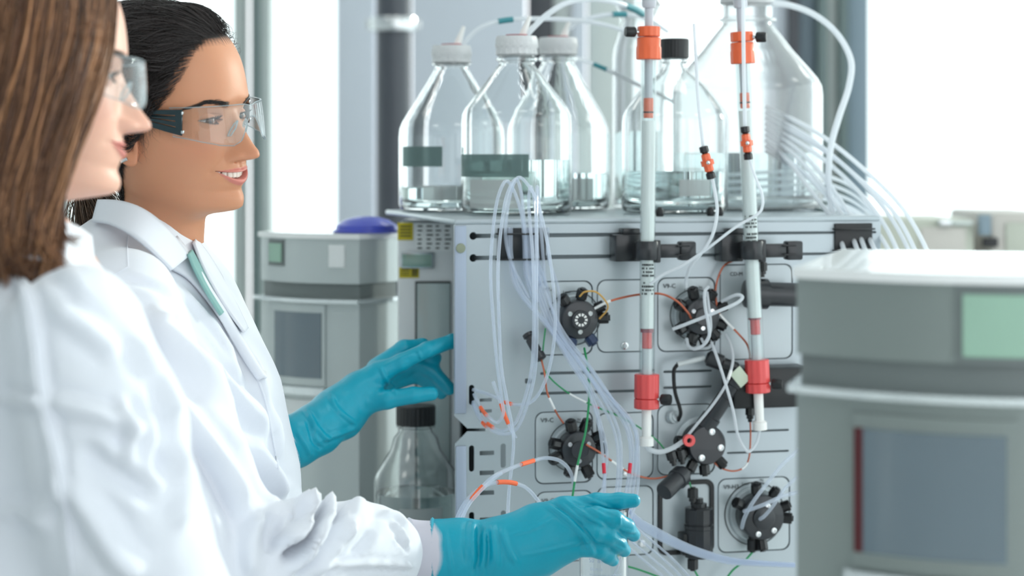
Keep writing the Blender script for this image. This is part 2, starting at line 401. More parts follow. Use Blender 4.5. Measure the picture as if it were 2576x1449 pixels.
def valve(key, cpx, cpy, R, fits, code, logo=False, scr=((30, .62), (150, .62), (270, .62)), depth=.034, fr=.0082, fl_=.0205):
    pl = module(key); c = ML(cpx, cpy, 0)
    ring((c.x, 0, c.z), R * 1.42, R * .04, pl, 'dial_ring', M_print)
    MB().lathe([(R * 1.22, .0), (R * 1.22, .004), (R * 1.15, .006), (R, .006)], (c.x, 0, c.z), (0, -1, 0), 40).build('collar', M_plate, pl)
    MB().lathe([(R * .98, .004), (R * .98, depth * .45), (R, depth * .5), (R, depth - .003), (R * .96, depth - .0008), (R * .9, depth), (0, depth)], (c.x, 0, c.z), (0, -1, 0), 40).build('valve_head', M_vhead, pl)
    hub = MB().lathe([(R * .5, depth - .001), (R * .5, depth + .004), (R * .45, depth + .005), (0, depth + .005)], (c.x, 0, c.z), (0, -1, 0), 32).build('hub', M_vhead, pl)
    for a, rr in scr:
        an = math.radians(a); screw((c.x + R * rr * math.cos(an), -depth, c.z + R * rr * math.sin(an)), R * .13, pl)
    for f in fits:
        a, m = (f if isinstance(f, tuple) else (f, M_fit)); an = math.radians(a)
        d = Vector((math.cos(an), -.35, math.sin(an))).normalized()
        fitting((c.x + R * .9 * math.cos(an), -depth * .62, c.z + R * .9 * math.sin(an)), d, fl_ * random.uniform(.9, 1.1), fr, pl, m)
    if logo:
        g = MB(); 
        for k in range(10):
            a = 2 * math.pi * k / 10; r0 = R * .2; r1 = R * .34
            q = [(r0, -.17), (r1, -.2), (r1, .2), (r0, .17)]
            pts = [(c.x + r * math.cos(a + t), c.z + r * math.sin(a + t)) for r, t in q]
            g.prism(pts, -depth - .0056, -depth - .005)
        g.build('white_gear_mark', M_wplast, pl)
    if code:
        a, b, cc, dd = mods[key]; lettering(code, a + 12, cc + 24, 15, pl)
    for (dx, dy, tx) in ((-.6, 1.3, 'Load'), (.25, 1.45, 'Inj')):
        q = text_mesh(tx, 9 * PXM, .0003); q.transform(Matrix.Translation((c.x + R * dx, -.0008, c.z + R * dy))); link_mesh('lettering', q, M_print, pl)
    return pl, c
valve('v1', 1444, 800, .026, [82, 28, 2, (-58, M_fitb), (-108, M_fitb), -158, 128], 'V9-L', logo=True, depth=.03)
valve('v2', 1747, 792, .025, [108, 62, 22, -22, -52, -80, -112, -150, 152], 'V9-C')
valve('v3', 1441, 1123, .024, [106, 70, 28, 0, -66, -110, -160, 166], 'V9-C', depth=.032)
pl5, c5 = valve('v5', 1898, 1292, .031, [58, 20, (-5, M_fit), 100, 150, -88], 'V9-H3', scr=((-50, .75), (-110, .75), (70, .55)), fr=.008)
for k, (a, py) in {'blank_a': (1572, 870), 'blank_b': (1574, 1190), 'blank_c': (1420, 1395), 'blank_d': (1615, 1368)}.items():
    pl = module(k, 'blank_plate'); p = ML(a, py, 0); screw((p.x, .0006, p.z), .0052, pl)
    if k == 'blank_c': lettering('V9-C', mods[k][0] + 12, mods[k][2] + 26, 15, pl)
# flow-cell valve with the slanting black barrel
pl = module('v4'); c = ML(1756, 1110, 0); R = .027
MB().lathe([(R * 1.25, 0), (R * 1.25, .004), (R * 1.1, .006)], (c.x, 0, c.z), (0, -1, 0), 40).build('collar', M_plate, pl)
MB().lathe([(R, .004), (R, .036), (R * .93, .039), (R * .3, .0395), (0, .0395)], (c.x, 0, c.z), (0, -1, 0), 48).build('valve_head', M_vhead, pl)
for a in (72, -12, -118): screw((c.x + R * .7 * math.cos(math.radians(a)), -.039, c.z + R * .7 * math.sin(math.radians(a))), R * .17, pl)
for a in (172, 200, -122, -90, -48): 
    d = Vector((math.cos(math.radians(a)), -.25, math.sin(math.radians(a)))); fitting((c.x + R * .9 * d.x, -.024, c.z + R * .9 * d.z), d, .02, .0078, pl)
def barrel(a, b, offa, offb, prof, name, m, parent, n=28):
    p, q = ML(a[0], a[1], offa), ML(b[0], b[1], offb); L = (q - p).length
    return MB().lathe([(r, t * L) for r, t in prof], p, q - p, n, mod=(lambda k, h: 1)).build(name, m, parent)
barrel((1772, 1075), (1856, 952), .026, .05, [(.011, 0), (.0135, .02), (.0135, .22), (.0115, .24), (.0115, .62), (.0095, .64), (.0095, .86), (.012, .88), (.012, 1)], 'sensor_barrel', M_vhead, pl)
barrel((1812, 1010), (1820, 998), .0, .012, [(.004, 0), (.004, 1)], 'peg', M_vhead, pl)
barrel((1690, 1050), (1702, 1048), .0, .012, [(.009, 0), (.009, .7), (.006, .8), (.006, 1)], 'grey_port', M_plate, pl)
# pressure sensor hanging to the lower left
ps = barrel((1722, 1188), (1670, 1238), .03, .055, [(.010, 0), (.010, .12), (.0145, .14), (.0145, .36), (.0125, .38), (.0125, .96), (.0115, 1)], 'pressure_sensor', M_vhead, mach)
for (q, r_) in (((1694, 1164), (1700, 1185)), ((1716, 1160), (1722, 1184))):
    p = ML(*q, .035); d = ML(*r_, .035) - p; fitting(p, -d, .018, .0072, ps)
# black UV cell block at the right
uv = MB().box(tuple(ML(1846, 1030, .05) + Vector((0, 0, 0))), tuple(ML(2010, 914, .0)), .004).build('uv_cell_block', M_blackp, mach)
MB().box((PX(1960), -.054, ML(1960, 958).z), (PX(2010), -.05, ML(1960, 940).z), .001).build('ledge', M_blacks, uv)
arm = barrel((1776, 898), (1856, 928), .03, .045, [(.006, 0), (.011, .08), (.011, .5), (.0085, .55), (.0085, .95), (.007, 1)], 'optical_fibre_plug', M_blacks, mach)
barrel((1704, 917), (1772, 900), .032, .03, [(.0036, 0), (.0036, 1)], 'cable_sleeve', mat('cable_sleeve_grey', (196, 202, 204), .5), arm)
pc = [ML(*q) for q in ((1704, 917, .032), (1695, 935, .03), (1698, 985, .026), (1712, 1035, .02), (1706, 1058, .012))]
MB().tube(spline(pc), .0026, 8).build('sensor_cable', M_blackp, mach)
lb = MB().box((-.012, -.001, -.009), (.012, .001, .009), .0005); me = lb.mesh('certificate_label'); me.transform(Matrix.Translation(ML(1862, 948, .062)) @ Matrix.Rotation(math.radians(50), 4, 'Y')); link_mesh('certificate_label', me, mat('label_pale_green', (196, 208, 190), .5), mach)
# injection port module behind the right column
pl = module('inj', 'wide_plate'); lettering('CD-M', 1836, 694, 13, pl)
barrel((1872, 738), (2010, 742), .03, .03, [(.012, 0), (.019, .03), (.021, .1), (.021, .4), (.0165, .42), (.0165, 1)], 'conductivity_cell', M_vhead, pl)
p = ML(1918, 690, .03); fitting(p, (0, 0, 1), .018, .007, pl); fitting(ML(1906, 705, .03), (0, 0, 1), .014, .006, pl)
# restrictor / filter holder with the heavy black frame
pl = module('pump'); x0, x1, z0, z1 = rects['pump']
me = plate_mesh('black_frame', [rrect(x0 + .001, x1 - .001, z0 + .001, z1 - .001, .0105), rrect(x0 + .0058, x1 - .0058, z0 + .0058, z1 - .0058, .008)], .003, .0006); me.transform(Matrix.Translation((0, -.0032, 0))); link_mesh('black_frame', me, M_blackp, pl)
pb = MB().lathe([(.0185, 0), (.0195, .001), (.0195, .038), (.0205, .039), (.0205, .044), (.018, .0445), (.018, .046), (.0192, .0465), (.0192, .066), (.0175, .0675), (.011, .068), (.011, .0735), (.006, .074), (.006, .08), (.0, .08)],
                (PX(1742), -.026, ML(1742, 1392).z), (0, 0, 1), 12, mod=lambda k, h: 1.0).build('inline_filter', M_blacks, pl, 20)
MB().box((PX(1700), -.03, ML(1700, 1388).z), (PX(1722), -.006, ML(1700, 1334).z), .002).build('filter_bracket', M_blackp, pl)
fitting(ML(1743, 1262, .026), (0, 0, 1), .02, .0078, pl); fitting(ML(1743, 1395, .026), (0, 0, -1), .022, .0078, pl)
fitting(ML(1893, 1345, .018), (0, 0, -1), .024, .008, pl5)
# loose in-line check valve on the panel, left of the upper valve
barrel((1326, 838), (1362, 905), .03, .05, [(.004, 0), (.0075, .03), (.0075, .14), (.0055, .16), (.0055, .22), (.0068, .24), (.0068, .68), (.0055, .7), (.0055, .76), (.0078, .78), (.0078, .97), (.005, 1)], 'check_valve', M_vhead, mach)
# tube combs on the top slots
def comb(a, b, t, bt, label):
    o = MB().box((PX(a, 610), -.004, ML(a, bt).z), (PX(b, 610), -.0008, ML(a, t).z), .0008).build('tube_comb', M_blackp, mach)
    zt, zb = ML(a, t + 14).z, ML(a, bt - 2).z
    for z in (zt, zb):
        pts = [(PX(a, 610) - .003, -.003), (PX(a, 610) + .003, -.014), ((PX(a, 610) + PX(b, 610)) / 2, -.021), (PX(b, 610) - .003, -.014), (PX(b, 610) + .003, -.003)]
        MB().tube(spline([(x, y, z) for x, y in pts], 8), .0013, 6).build('retaining_bar', M_blackp, o)
comb(1252, 1372, 574, 654, ''); comb(2098, 2192, 562, 632, '')
for px in (1660, 1787, 1810):
    p = ML(px, 556, -.05); MB().lathe([(.0045, 0), (.0055, .002), (.0055, .008), (.003, .0125), (0, .013)], (p.x, .05, ZT + .008), (0, 0, 1), 16).build('black_stud', M_blackp, mach)

# ------------------------------------------------------------------ column clamps (hang on the top slots)
def clamp(label, a, cpx, kx, py):
    t = thing('column_clamp', label, 'clamp', MW(a[0], 655, .0), PHI)
    def loc(px, y, off): 
        w = MW(px, y, off); return chain(t).inverted() @ w
    def bx(name, x0, y0, x1, y1, o0, o1, bev=.002, m=M_blacks, par=t):
        p, q = loc(x0, y1, o0), loc(x1, y0, o0); p.y, q.y = -o1, -o0
        return MB().box((min(p.x, q.x), p.y, p.z), (max(p.x, q.x), q.y, q.z), bev).build(name, m, par)
    bx('mount_block', a[0], 588, a[1], 656, .0008, .03)
    bx('latch', a[0] + 24, 573, a[0] + 66, 590, .002, .022, .0015)
    o = CL_OFF
    c = loc(cpx, py, o); r = .0135
    bx('arm', a[0] + 50, py - 24, cpx - 14, py + 22, .012, .05, .004)
    cl_ = MB().lathe([(r - .003, -.0125), (r + .0012, -.0125), (r + .002, -.011), (r + .002, .011), (r + .0012, .0125), (r - .003, .0125)], c, (0, 0, 1), 28, closed=True).build('ring', M_blacks, t)
    bx('jaw', cpx + 10, py - 27, cpx + 26, py + 30, o - .004, o + .010, .002)
    bx('bolt', cpx + 24, py - 17, kx - 34, py + 18, o - .008, o + .005, .002)
    k = bx('knob', kx - 40, py - 24, kx, py + 24, o - .011, o + .008, .003)
    bx('ridge', kx - 37, py - 14, kx - 6, py - 9, o + .008, o + .0095, .0005, M_blackp, k); bx('ridge', kx - 37, py + 9, kx - 6, py + 14, o + .008, o + .0095, .0005, M_blackp, k)
CL_OFF = .058
clamp('black column clamp gripping the straight upright column nearer the women', (1533, 1606), 1629, 1741, 630)
clamp('black column clamp gripping the slightly leaning column at right', (1797, 1852), 1893, 2008, 629)

# ------------------------------------------------------------------ the two glass columns
M_cglass = thin_glass('column_glass', (248, 251, 251), .02, 1.1, (235, 242, 246), .06)
M_resin = mat('white_resin', (238, 239, 238), .5, bump=.1, bscale=900)
M_rod = mat('plunger_rod_grey', (190, 192, 200), .3, coat=.3)
def column(label, top, bot, ys, side, txt_y, thin):
    tw, bw = MW(top[0], top[1], CL_OFF), MW(bot[0], bot[1], CL_OFF)
    t = thing('chromatography_column', label, 'column', bw)
    ax = (tw - bw); L = ax.length; ax.normalize()
    q = Vector((0, 0, 1)).rotation_difference(ax)
    h = lambda py: (bot[1] - py) / (bot[1] - top[1]) * L
    def part(name, prof, m, n=28, mod=None, par=t, closed=False):
        me = MB().lathe(prof, (0, 0, 0), (0, 0, 1), n, closed, mod).mesh(name); me.transform(q.to_matrix().to_4x4()); return link_mesh(name, me, m, par)
    r = .0105
    # lower rod and nut
    part('lower_nut', [(.0075, h(ys['nut'] + 24)), (.0098, h(ys['nut'] + 23)), (.0098, h(ys['nut'] + 4)), (.0075, h(ys['nut']))], M_wplast, 6 * 4)
    part('lower_rod', [(.0062, h(ys['nut'] + 2)), (.0066, h(ys['red1'] - 4))], M_wplast)
    knurl = lambda k, hh: 1.0 if (k // 2) % 2 == 0 else .955
    g = h(ys['red1']) + (h(ys['red0']) - h(ys['red1'])) * .3
    part('lower_end_cap', [(.0155, h(ys['red1'])), (.0168, h(ys['red1']) + .001), (.0168, g - .001), (.0155, g - .0004)], M_red, 48, knurl)
    part('lower_end_fitting', [(.0155, g), (.0166, g + .001), (.0166, h(ys['red0']) - .0008), (.0155, h(ys['red0']))], M_red, 48, knurl)
    part('glass_tube', [(r - .0012, h(ys['red0'] + 6)), (r, h(ys['red0'] + 6)), (r, h(ys['or1'] - 6)), (r - .0012, h(ys['or1'] - 6))], M_cglass, 32, closed=True)
    part('lower_plunger', [(.0068, h(ys['red0'] + 6)), (.0068, h(ys['rb1'] + 1))], mat('plunger_pale', (214, 216, 220), .3, coat=.3))
    part('red_plunger_tip', [(.0066, h(ys['rb1'])), (.0066, h(ys['rb0']))], M_red)
    part('red_seal', [(.0088, h(ys['rb0'])), (.0088, h(ys['bed1'] + 1))], mat('seal_dark_red', (150, 50, 70), .4))
    part('resin_bed', [(.0090, h(ys['bed1'])), (.0090, h(ys['bed0']))], M_resin)
    part('orange_plunger_tip', [(.0062, h(ys['op1'])), (.0066, h(ys['op1'] - 4)), (.0066, h(ys['op1'] - 12)), (.0060, h(ys['op1'] - 14)), (.0066, h(ys['op1'] - 16)), (.0066, h(ys['op0'] + 2)), (.005, h(ys['op0']))], M_orange)
    part('o_ring', [(.0062, h(ys['op1'] - 12)), (.0072, h(ys['op1'] - 13)), (.0072, h(ys['op1'] - 16)), (.0062, h(ys['op1'] - 17))], M_blackp)
    part('plunger_rod', [(.0055, h(ys['op0'] + 2)), (.0058, h(ys['or0'] - 60)), (.0058, h(-60))], M_rod)
    part('rod_sleeve', [(.008, h(20)), (.0095, h(14)), (.0095, h(-60))], M_rod)
    g = h(ys['or0']) - (h(ys['or0']) - h(ys['or1'])) * .33
    part('upper_end_cap', [(.0142, g + .001), (.0155, g + .002), (.0155, h(ys['or0']) - .001), (.0145, h(ys['or0']))], M_orange, 48, knurl)
    part('upper_end_fitting', [(.0155, h(ys['or1'])), (.0168, h(ys['or1']) + .001), (.0168, h(ys['or1']) + .016), (.016, h(ys['or1']) + .018), (.016, g - .001), (.0145, g)], M_orange, 48, lambda k, hh: (knurl(k, hh) if hh < h(ys['or1']) + .017 else 1.))
    for py, nm, sd in ((ys['or0'] + 14, 'upper_lock_screw', side[0]), ((ys['red0'] * .4 + ys['red1'] * .6) + 10, 'lower_lock_screw', side[1])):
        p = q @ Vector((0, 0, h(py))); d = Vector((sd * .95, -.3, .0)).normalized()
        o = MB().lathe([(.002, .010), (.002, .019), (.0062, .0195), (.0072, .021), (.0072, .031), (.006, .0335), (0, .034)], p, d, 12).build(nm, M_blackp, t)
        MB().lathe([(.0032, .013), (.0032, .018)], p, d, 12).build('steel_shank', M_steel, o)
    # printed scale lettering wrapped near the front of the glass
    g_ = MB()
    for row in range(9):
        x = -.0085
        while x < .008:
            w_ = random.uniform(.0006, .0018)
            if random.random() < .78 and row != 4: g_.box((x, -.0001, -row * .0048), (x + w_, .0001, .0026 - row * .0048))
            x += w_ + random.uniform(.0003, .0007)
    txt = g_.mesh('lettering', 0)
    for v in txt.vertices:
        a = v.co.x / r; rr = r + .0003; v.co = Vector((rr * math.sin(a), -rr * math.cos(a) + (v.co.y), v.co.z))
    txt.transform(q.to_matrix().to_4x4() @ Matrix.Translation((0, 0, h(txt_y)))); tag(link_mesh('lettering', txt, M_print, t), kind='stuff')
    return t
column('straight upright glass column with white bed, orange top and red lower fitting', (1633, -40), (1626, 1122), dict(nut=1098, red0=941, red1=1028, rb1=876, rb0=836, bed1=826, bed0=304, op1=297, op0=246, or0=67, or1=150), (-1, 1), 668, False)
column('leaning glass column with white bed beside the blurred grey cabinet at right', (1860, -40), (1912, 1085), dict(nut=1058, red0=904, red1=987, rb1=840, rb0=803, bed1=798, bed0=278, op1=272, op0=232, or0=80, or1=160), (1, 1), 545, True)
# ------------------------------------------------------------------ bottles
M_bglass = mat('bottle_glass', (252, 254, 254), .0, trans=1., ior=1.46)
M_hglass = mat('carboy_glass', (249, 251, 252), .04, trans=.86, ior=1.46)
def liquid_mat(name, col):
    if name in MATS: return MATS[name]
    return mat(name, col, .0, trans=1., ior=1.33, spec=.5)
M_liq = liquid_mat('clear_buffer', (228, 240, 240))
M_parafilm = mat('cap_translucent_white', (232, 234, 236), .45, bump=.5, bscale=160, trans=.25)
M_label = mat('bottle_label_white', (232, 236, 236), .5)
M_print2 = mat('bottle_print_teal', (96, 128, 130), .5)
M_blue = mat('blue_sticker', (74, 150, 206), .5)
M_redtop = mat('cap_red_disc', (196, 70, 84), .4)
ZTOP = ZB + ZT + .008
def bottle(label, px, D, R, zb, zsh, zneck, ztop, rn, cap, liq=None, glass=None, lab=None, group=None, name='reagent_bottle'):
    """standing on z=zb; z of shoulder start, neck bottom, neck top"""
    x = (px - 1288) * D / F
    t = thing(name, label, 'bottle', (x, D, zb), group=group); h1, h2, h3 = zsh - zb, zneck - zb, ztop - zb
    prof = [(0, .003), (R * .86, .0015), (R * .96, .003), (R, .012), (R, h1 * .55), (R, h1 - .004), (R * .985, h1 + (h2 - h1) * .09), (R * .93, h1 + (h2 - h1) * .2), (R * .80, h1 + (h2 - h1) * .37), (R * .6, h1 + (h2 - h1) * .62), (rn * 1.32, h1 + (h2 - h1) * .86), (rn * 1.06, h2 - .003), (rn, h2), (rn, h2 + .003), (rn * 1.16, h2 + .005), (rn * 1.16, h2 + .009), (rn, h2 + .011), (rn, h3)]
    th = .0028; inner = [(max(r - th, .0001), max(h, .006)) for r, h in prof[1:]][::-1]
    MB().lathe(prof + inner + [(0, .006)], n=56).build('glass_body', glass or M_bglass, t, 40)
    if liq:
        hl = liq - zb; g = th + .0004
        pr = [(0, .0068), (R * .86 - g, .007), (R - g, .014)] + [(R - g, min(hl, h1) * k) for k in (.5, .9)] + [(R - g, hl - .0015), (R - g - .0004, hl), (0, hl)]
        MB().lathe(pr, n=56).build('liquid', M_liq, t, 40)
    kn = lambda k, hh: 1.0 if k % 2 == 0 else .965
    if cap == 'black':
        MB().lathe([(rn + .003, h3 - .024), (rn + .0045, h3 - .023), (rn + .0045, h3 + .003), (rn + .003, h3 + .005), (0, h3 + .005)], n=56, mod=kn).build('screw_cap', M_blackp, t)
    elif cap == 'film':
        MB().lathe([(rn + .0015, h3 - .026), (rn + .004, h3 - .024), (rn + .0035, h3 - .016), (rn + .0052, h3 - .012), (rn + .004, h3 - .002), (rn + .0025, h3 + .002), (0, h3 + .003)], n=56, mod=lambda k, hh: 1 + .025 * math.sin(k * 2.1 + hh * 900)).build('wrapped_cap', M_parafilm, t)
        MB().lathe([(0, h3 + .0032), (rn * .6, h3 + .0032), (rn * .62, h3 + .0042), (0, h3 + .0045)], n=32).build('red_disc', M_redtop, t)
        MB().lathe([(.006, 0), (.0055, .006), (.0035, .022), (.0028, .03)], (rn * .35, 0, h3 + .003), (.35, 0, 1), 16).build('tube_port', M_wplast, t)
    def patch(a0, a1, za, zb_, m, nm, e=.0006):
        n = 16; vs = []; fs = []
        for i in range(n + 1):
            a = math.radians(a0 + (a1 - a0) * i / n)
            for rr in (R + e, R + e + .0004):
                for z in (za, zb_): vs.append((rr * math.sin(a), -rr * math.cos(a), z))
        for i in range(n):
            o = i * 4; p = o + 4
            fs += [[o, p, p + 1, o + 1], [o + 2, o + 3, p + 3, p + 2], [o + 1, p + 1, p + 3, o + 3], [o, o + 2, p + 2, p]]
        fs += [[0, 1, 3, 2], [n * 4, n * 4 + 2, n * 4 + 3, n * 4 + 1]]
        return MB().add(vs, fs).build(nm, m, t)
    for (a0, a1, za, zb_, m, nm) in (lab or []): patch(a0, a1, za, zb_, m, nm)
    return t
def zpx(py, D): return HC - (py - HY) * D / F
def topb(label, px, D, Rpx, ysh, yneck, ytop, rnpx, cap, yl, lab=None, glass=None, group=None):
    u = D / F
    return bottle(label, px, D, Rpx * u, ZTOP + .0005, zpx(ysh, D), zpx(yneck, D), zpx(ytop, D), rnpx * u, cap, zpx(yl, D) if yl else None, glass, lab, group)
M_frost = thin_glass('print_frosted_green', (196, 210, 208), .3, .4, (150, 172, 172), .6)
M_frostw = thin_glass('print_frosted_white', (236, 240, 240), .3, .4, (236, 240, 240), .6)
topb('large clear bottle with red-topped wrapped cap, leftmost on top of the instrument', 1136, 3.02, 133, 340, 172, 118, 42, 'film', 470, [(-62, -8, .068, .098, M_frost, 'print_panel'), (-30, 20, .018, .04, M_frostw, 'write_on_patch')], group='wrapped bottles on the instrument')
topb('large clear bottle with red-topped wrapped cap, in front of the other wrapped bottles', 1300, 2.86, 140, 300, 162, 95, 45, 'film', 402, [(-78, 12, .054, .086, M_frost, 'print_panel'), (-55, 5, .010, .05, M_frostw, 'write_on_patch')], group='wrapped bottles on the instrument')
topb('large clear bottle with red-topped wrapped cap, just right of the front one', 1404, 3.10, 130, 340, 160, 98, 42, 'film', 435, [(-40, 40, .016, .05, M_frostw, 'write_on_patch')], group='wrapped bottles on the instrument')
topb('clear bottle with a black screw cap between the two columns', 1697, 2.92, 134, 305, 165, 106, 29, 'black', 430, [(0, 35, .026, .05, M_frostw, 'write_on_patch')])
topb('tall clear bottle with its neck above the frame behind the straight column', 1606, 3.20, 66, 150, -10, -60, 44, 'film', 330, glass=M_hglass)
topb('very large pale bottle with sloping shoulder behind the leaning column', 1880, 3.12, 188, 232, 62, -30, 62, 'film', 385, glass=M_hglass)
# bottle on the bench behind the gloved hand
D = 2.93; u = D / F
b = bottle('clear screw-cap bottle with a blue sticker behind the two gloved hands', 1046, D, 106 * u, ZB, zpx(1210, D), zpx(1082, D), zpx(1028, D), 42 * u, 'black', zpx(1236, D), None, [(-62, -14, zpx(1320, D) - ZB, zpx(1277, D) - ZB, M_blue, 'blue_sticker'), (-20, 40, zpx(1330, D) - ZB, zpx(1262, D) - ZB, M_frostw, 'write_on_patch')])

# ------------------------------------------------------------------ white analyser cabinet between the grey unit and the panel
M_anal = mat('analyser_white', (226, 230, 232), .4, vary=.01)
M_yel = mat('yellow_sticker', (206, 188, 40), .5)
M_glsd = mat('smoked_window', (176, 190, 190), .2, coat=.6, vary=.15, vscale=6)
Dc = 3.02
def boxpx(mb, a, b, c, d, D0, dep, bev=.003):
    p, q = P(a, d, D0), P(b, c, D0); return mb.box((p.x, D0, p.z), (q.x, D0 + dep, q.z), bev)
t = thing('analyser_cabinet', 'white instrument cabinet with yellow stickers and a small display beside the panel edge', 'lab instrument', P(1075, 1300, Dc + .1) * Vector((1, 1, 0)) + Vector((0, 0, ZB)))
pz = P(1000, 559, Dc); qz = P(1158, 559, Dc)
buildw(MB().box((pz.x, Dc, ZB), (qz.x, Dc + .15, pz.z), .005), 'housing', M_anal, t)
for (a, b_, c, d, m, nm) in ((1000, 1039, 560, 604, M_yel, 'yellow_sticker'), (1004, 1054, 673, 699, M_yel, 'barcode_sticker'), (1048, 1142, 562, 634, M_label, 'printed_table')):
    o = buildw(boxpx(MB(), a, b_, c, d, Dc - .001, .0009, .0002), nm, m, t)
    g = MB()
    if nm == 'barcode_sticker':
        for k in range(7): boxpx(g, 1036 + k * 2.2, 1037.2 + k * 2.2, 677, 695, Dc - .0015, .0004, 0)
        for k in range(3): boxpx(g, 1008, 1030, 678 + k * 6, 680 + k * 6, Dc - .0015, .0004, 0)
    elif nm == 'yellow_sticker':
        for k in range(4): boxpx(g, 1006, 1034, 568 + k * 8, 571 + k * 8, Dc - .0015, .0004, 0)
    else:
        for r_ in range(6):
            for c_ in range(4): boxpx(g, 1050 + c_ * 23, 1050 + c_ * 23 + random.uniform(8, 17), 567 + r_ * 11, 571 + r_ * 11, Dc - .0015, .0004, 0)
    buildw(g, 'print', M_print, o)
o = buildw(boxpx(MB(), 1008, 1092, 634, 676, Dc - .006, .006, .002), 'display_bezel', mat('bezel_silver', (190, 198, 202), .25, .8), t)
buildw(boxpx(MB(), 1012, 1086, 640, 671, Dc - .0065, .001, .0003), 'display', mat('lcd_green_grey', (140, 170, 158), .15, coat=.5, vary=.2, vscale=40), o)
o = buildw(boxpx(MB(), 1044, 1134, 708, 1500, Dc - .004, .004, .001), 'window_frame', M_dark, t)
buildw(boxpx(MB(), 1049, 1132, 713, 1494, Dc - .0046, .001, .0003), 'window', M_glsd, o)

# ------------------------------------------------------------------ grey bowed chromatography cabinets (left behind, right in front)
M_cabg = mat('cabinet_grey_green', (132, 141, 139), .28, .35, vary=.05, vscale=3, coat=.3)
M_cabt = mat('cabinet_top_white', (238, 240, 240), .25, coat=.4)
M_cabd = mat('cabinet_dark_grey', (112, 120, 120), .4)
M_lcd = mat('status_display_green', (150, 186, 166), .2, coat=.4, vary=.06, vscale=10)
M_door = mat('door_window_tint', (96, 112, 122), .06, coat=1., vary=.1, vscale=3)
M_ledge = mat('ledge_silver', (214, 220, 222), .18, .7)
def bow(xl, xr, yf, sag, n=18):
    """front edge bowed towards the viewer between the two sides"""
    return [(xl + (xr - xl) * i / n, yf + sag * (2 * i / n - 1) ** 2) for i in range(n + 1)]
def bowed(mb, xl, xr, yf, sag, dep, z0, z1, n=18):
    f = bow(xl, xr, yf, sag, n); pts = f + [(xr, yf + dep), (xl, yf + dep)]
    return mb.prismz(pts, z0, z1)
def cabinet(label, loc, rot, w, H, zl, door, disp, dep=.42, sag=.06, M_cabg=M_cabg):
    t = thing('fraction_cabinet', label, 'lab instrument', loc, rot); hw = w / 2
    bowed(MB(), -hw, hw, 0, sag, dep, .02, zl - .006).build('lower_body', M_cabg, t)
    bowed(MB(), -hw + .003, hw - .003, .005, sag, dep - .008, zl, zl + .024).build('neck', M_cabd, t)
    bowed(MB(), -hw, hw, .0, sag, dep, zl + .024, H - .008).build('upper_body', M_cabg, t)
    bowed(MB(), -hw - .003, hw + .003, -.004, sag, dep + .006, H - .008, H).build('top_cover', M_cabt, t)
    bowed(MB(), -hw - .006, hw + .006, -.012, sag, .2, zl - .006, zl).build('ledge', M_ledge, t)
    for x in (-hw + .04, hw - .04):
        for y in (sag + .05, dep - .05): MB().cyl((x, y, 0), (x, y, .02), .016, n=14).build('foot', M_blackp, t)
    def patch(a, b, z0, z1, e, m, nm, th=.004, par=t):
        n = 12; f = []
        for i in range(n + 1):
            x = -hw + w * (a + (b - a) * i / n); f.append((x, sag * (2 * (a + (b - a) * i / n) - 1) ** 2 - e))
        pts = f + [(x, y + th) for x, y in f[::-1]]
        return MB().prismz(pts, z0, z1).build(nm, m, par)
    a, b, z0, z1 = door
    d = patch(a - .03, b + .03, z0 - .012, z1 + .012, .003, M_cabg, 'door')
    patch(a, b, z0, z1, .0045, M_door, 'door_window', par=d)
    patch(a - .05, b + .05, z0 - .026, z0 - .014, .012, M_ledge, 'door_handle', .012, d)
    a, b, z0, z1 = disp
    d = patch(a - .02, b + .02, z0 - .006, z1 + .006, .002, M_cabd, 'display_bezel')
    patch(a, b, z0, z1, .004, M_lcd, 'status_display', par=d)
    return t, patch
# left, behind: front edge near D 3.15
DL = 3.12; uL = DL / F
zl = zpx(752, DL) - ZB; HL = zpx(588, DL) - ZB
cx = (800 - 1288) * uL
t, patch = cabinet('grey bowed instrument cabinet behind the smiling woman at the window side', (-.3365, 3.142, ZB), math.radians(-35), .205, HL, zl, (.24, .72, zl - .125, zl - .022), (.16, .32, zl + .055, zl + .085), dep=.125, sag=.025, M_cabg=mat('cabinet_light_grey', (186, 194, 194), .25, .35, vary=.05, vscale=3, coat=.3))
patch(.78, .90, zl + .05, zl + .085, .003, M_label, 'paper_label')
patch(.24, .70, zl - .20, zl - .16, .003, M_label, 'name_plate')
# blue dish on top
bt = thing('blue_lid', 'blue dished lid lying on the grey cabinet by the window', 'lid', (P(922, 540, 3.17).x, 3.17, ZB + HL))
MB().lathe([(.03, 0), (.05, .004), (.048, .012), (.036, .02), (.018, .025), (0, .026)], n=40).build('dome', mat('blue_lid_plastic', (72, 84, 190), .35, coat=.3), bt)
MB().lathe([(.05, 0), (.054, .001), (.054, .004), (.05, .0045)], n=40).build('rim', MATS['blue_lid_plastic'], bt)
# right, in front, strongly out of focus
DR = 1.56; uR = DR / F
zl = zpx(985, DR) - ZB; HR = zpx(684, DR) - ZB
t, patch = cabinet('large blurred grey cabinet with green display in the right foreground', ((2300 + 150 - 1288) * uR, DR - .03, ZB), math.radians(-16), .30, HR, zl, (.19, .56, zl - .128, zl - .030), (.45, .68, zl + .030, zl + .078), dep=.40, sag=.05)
patch(.165, .19, zl - .128, zl - .030, .0046, mat('dark_red_reflection', (80, 24, 30), .5), 'red_reflection_strip')  # dark red strip paints the edge of a reflection in the door window

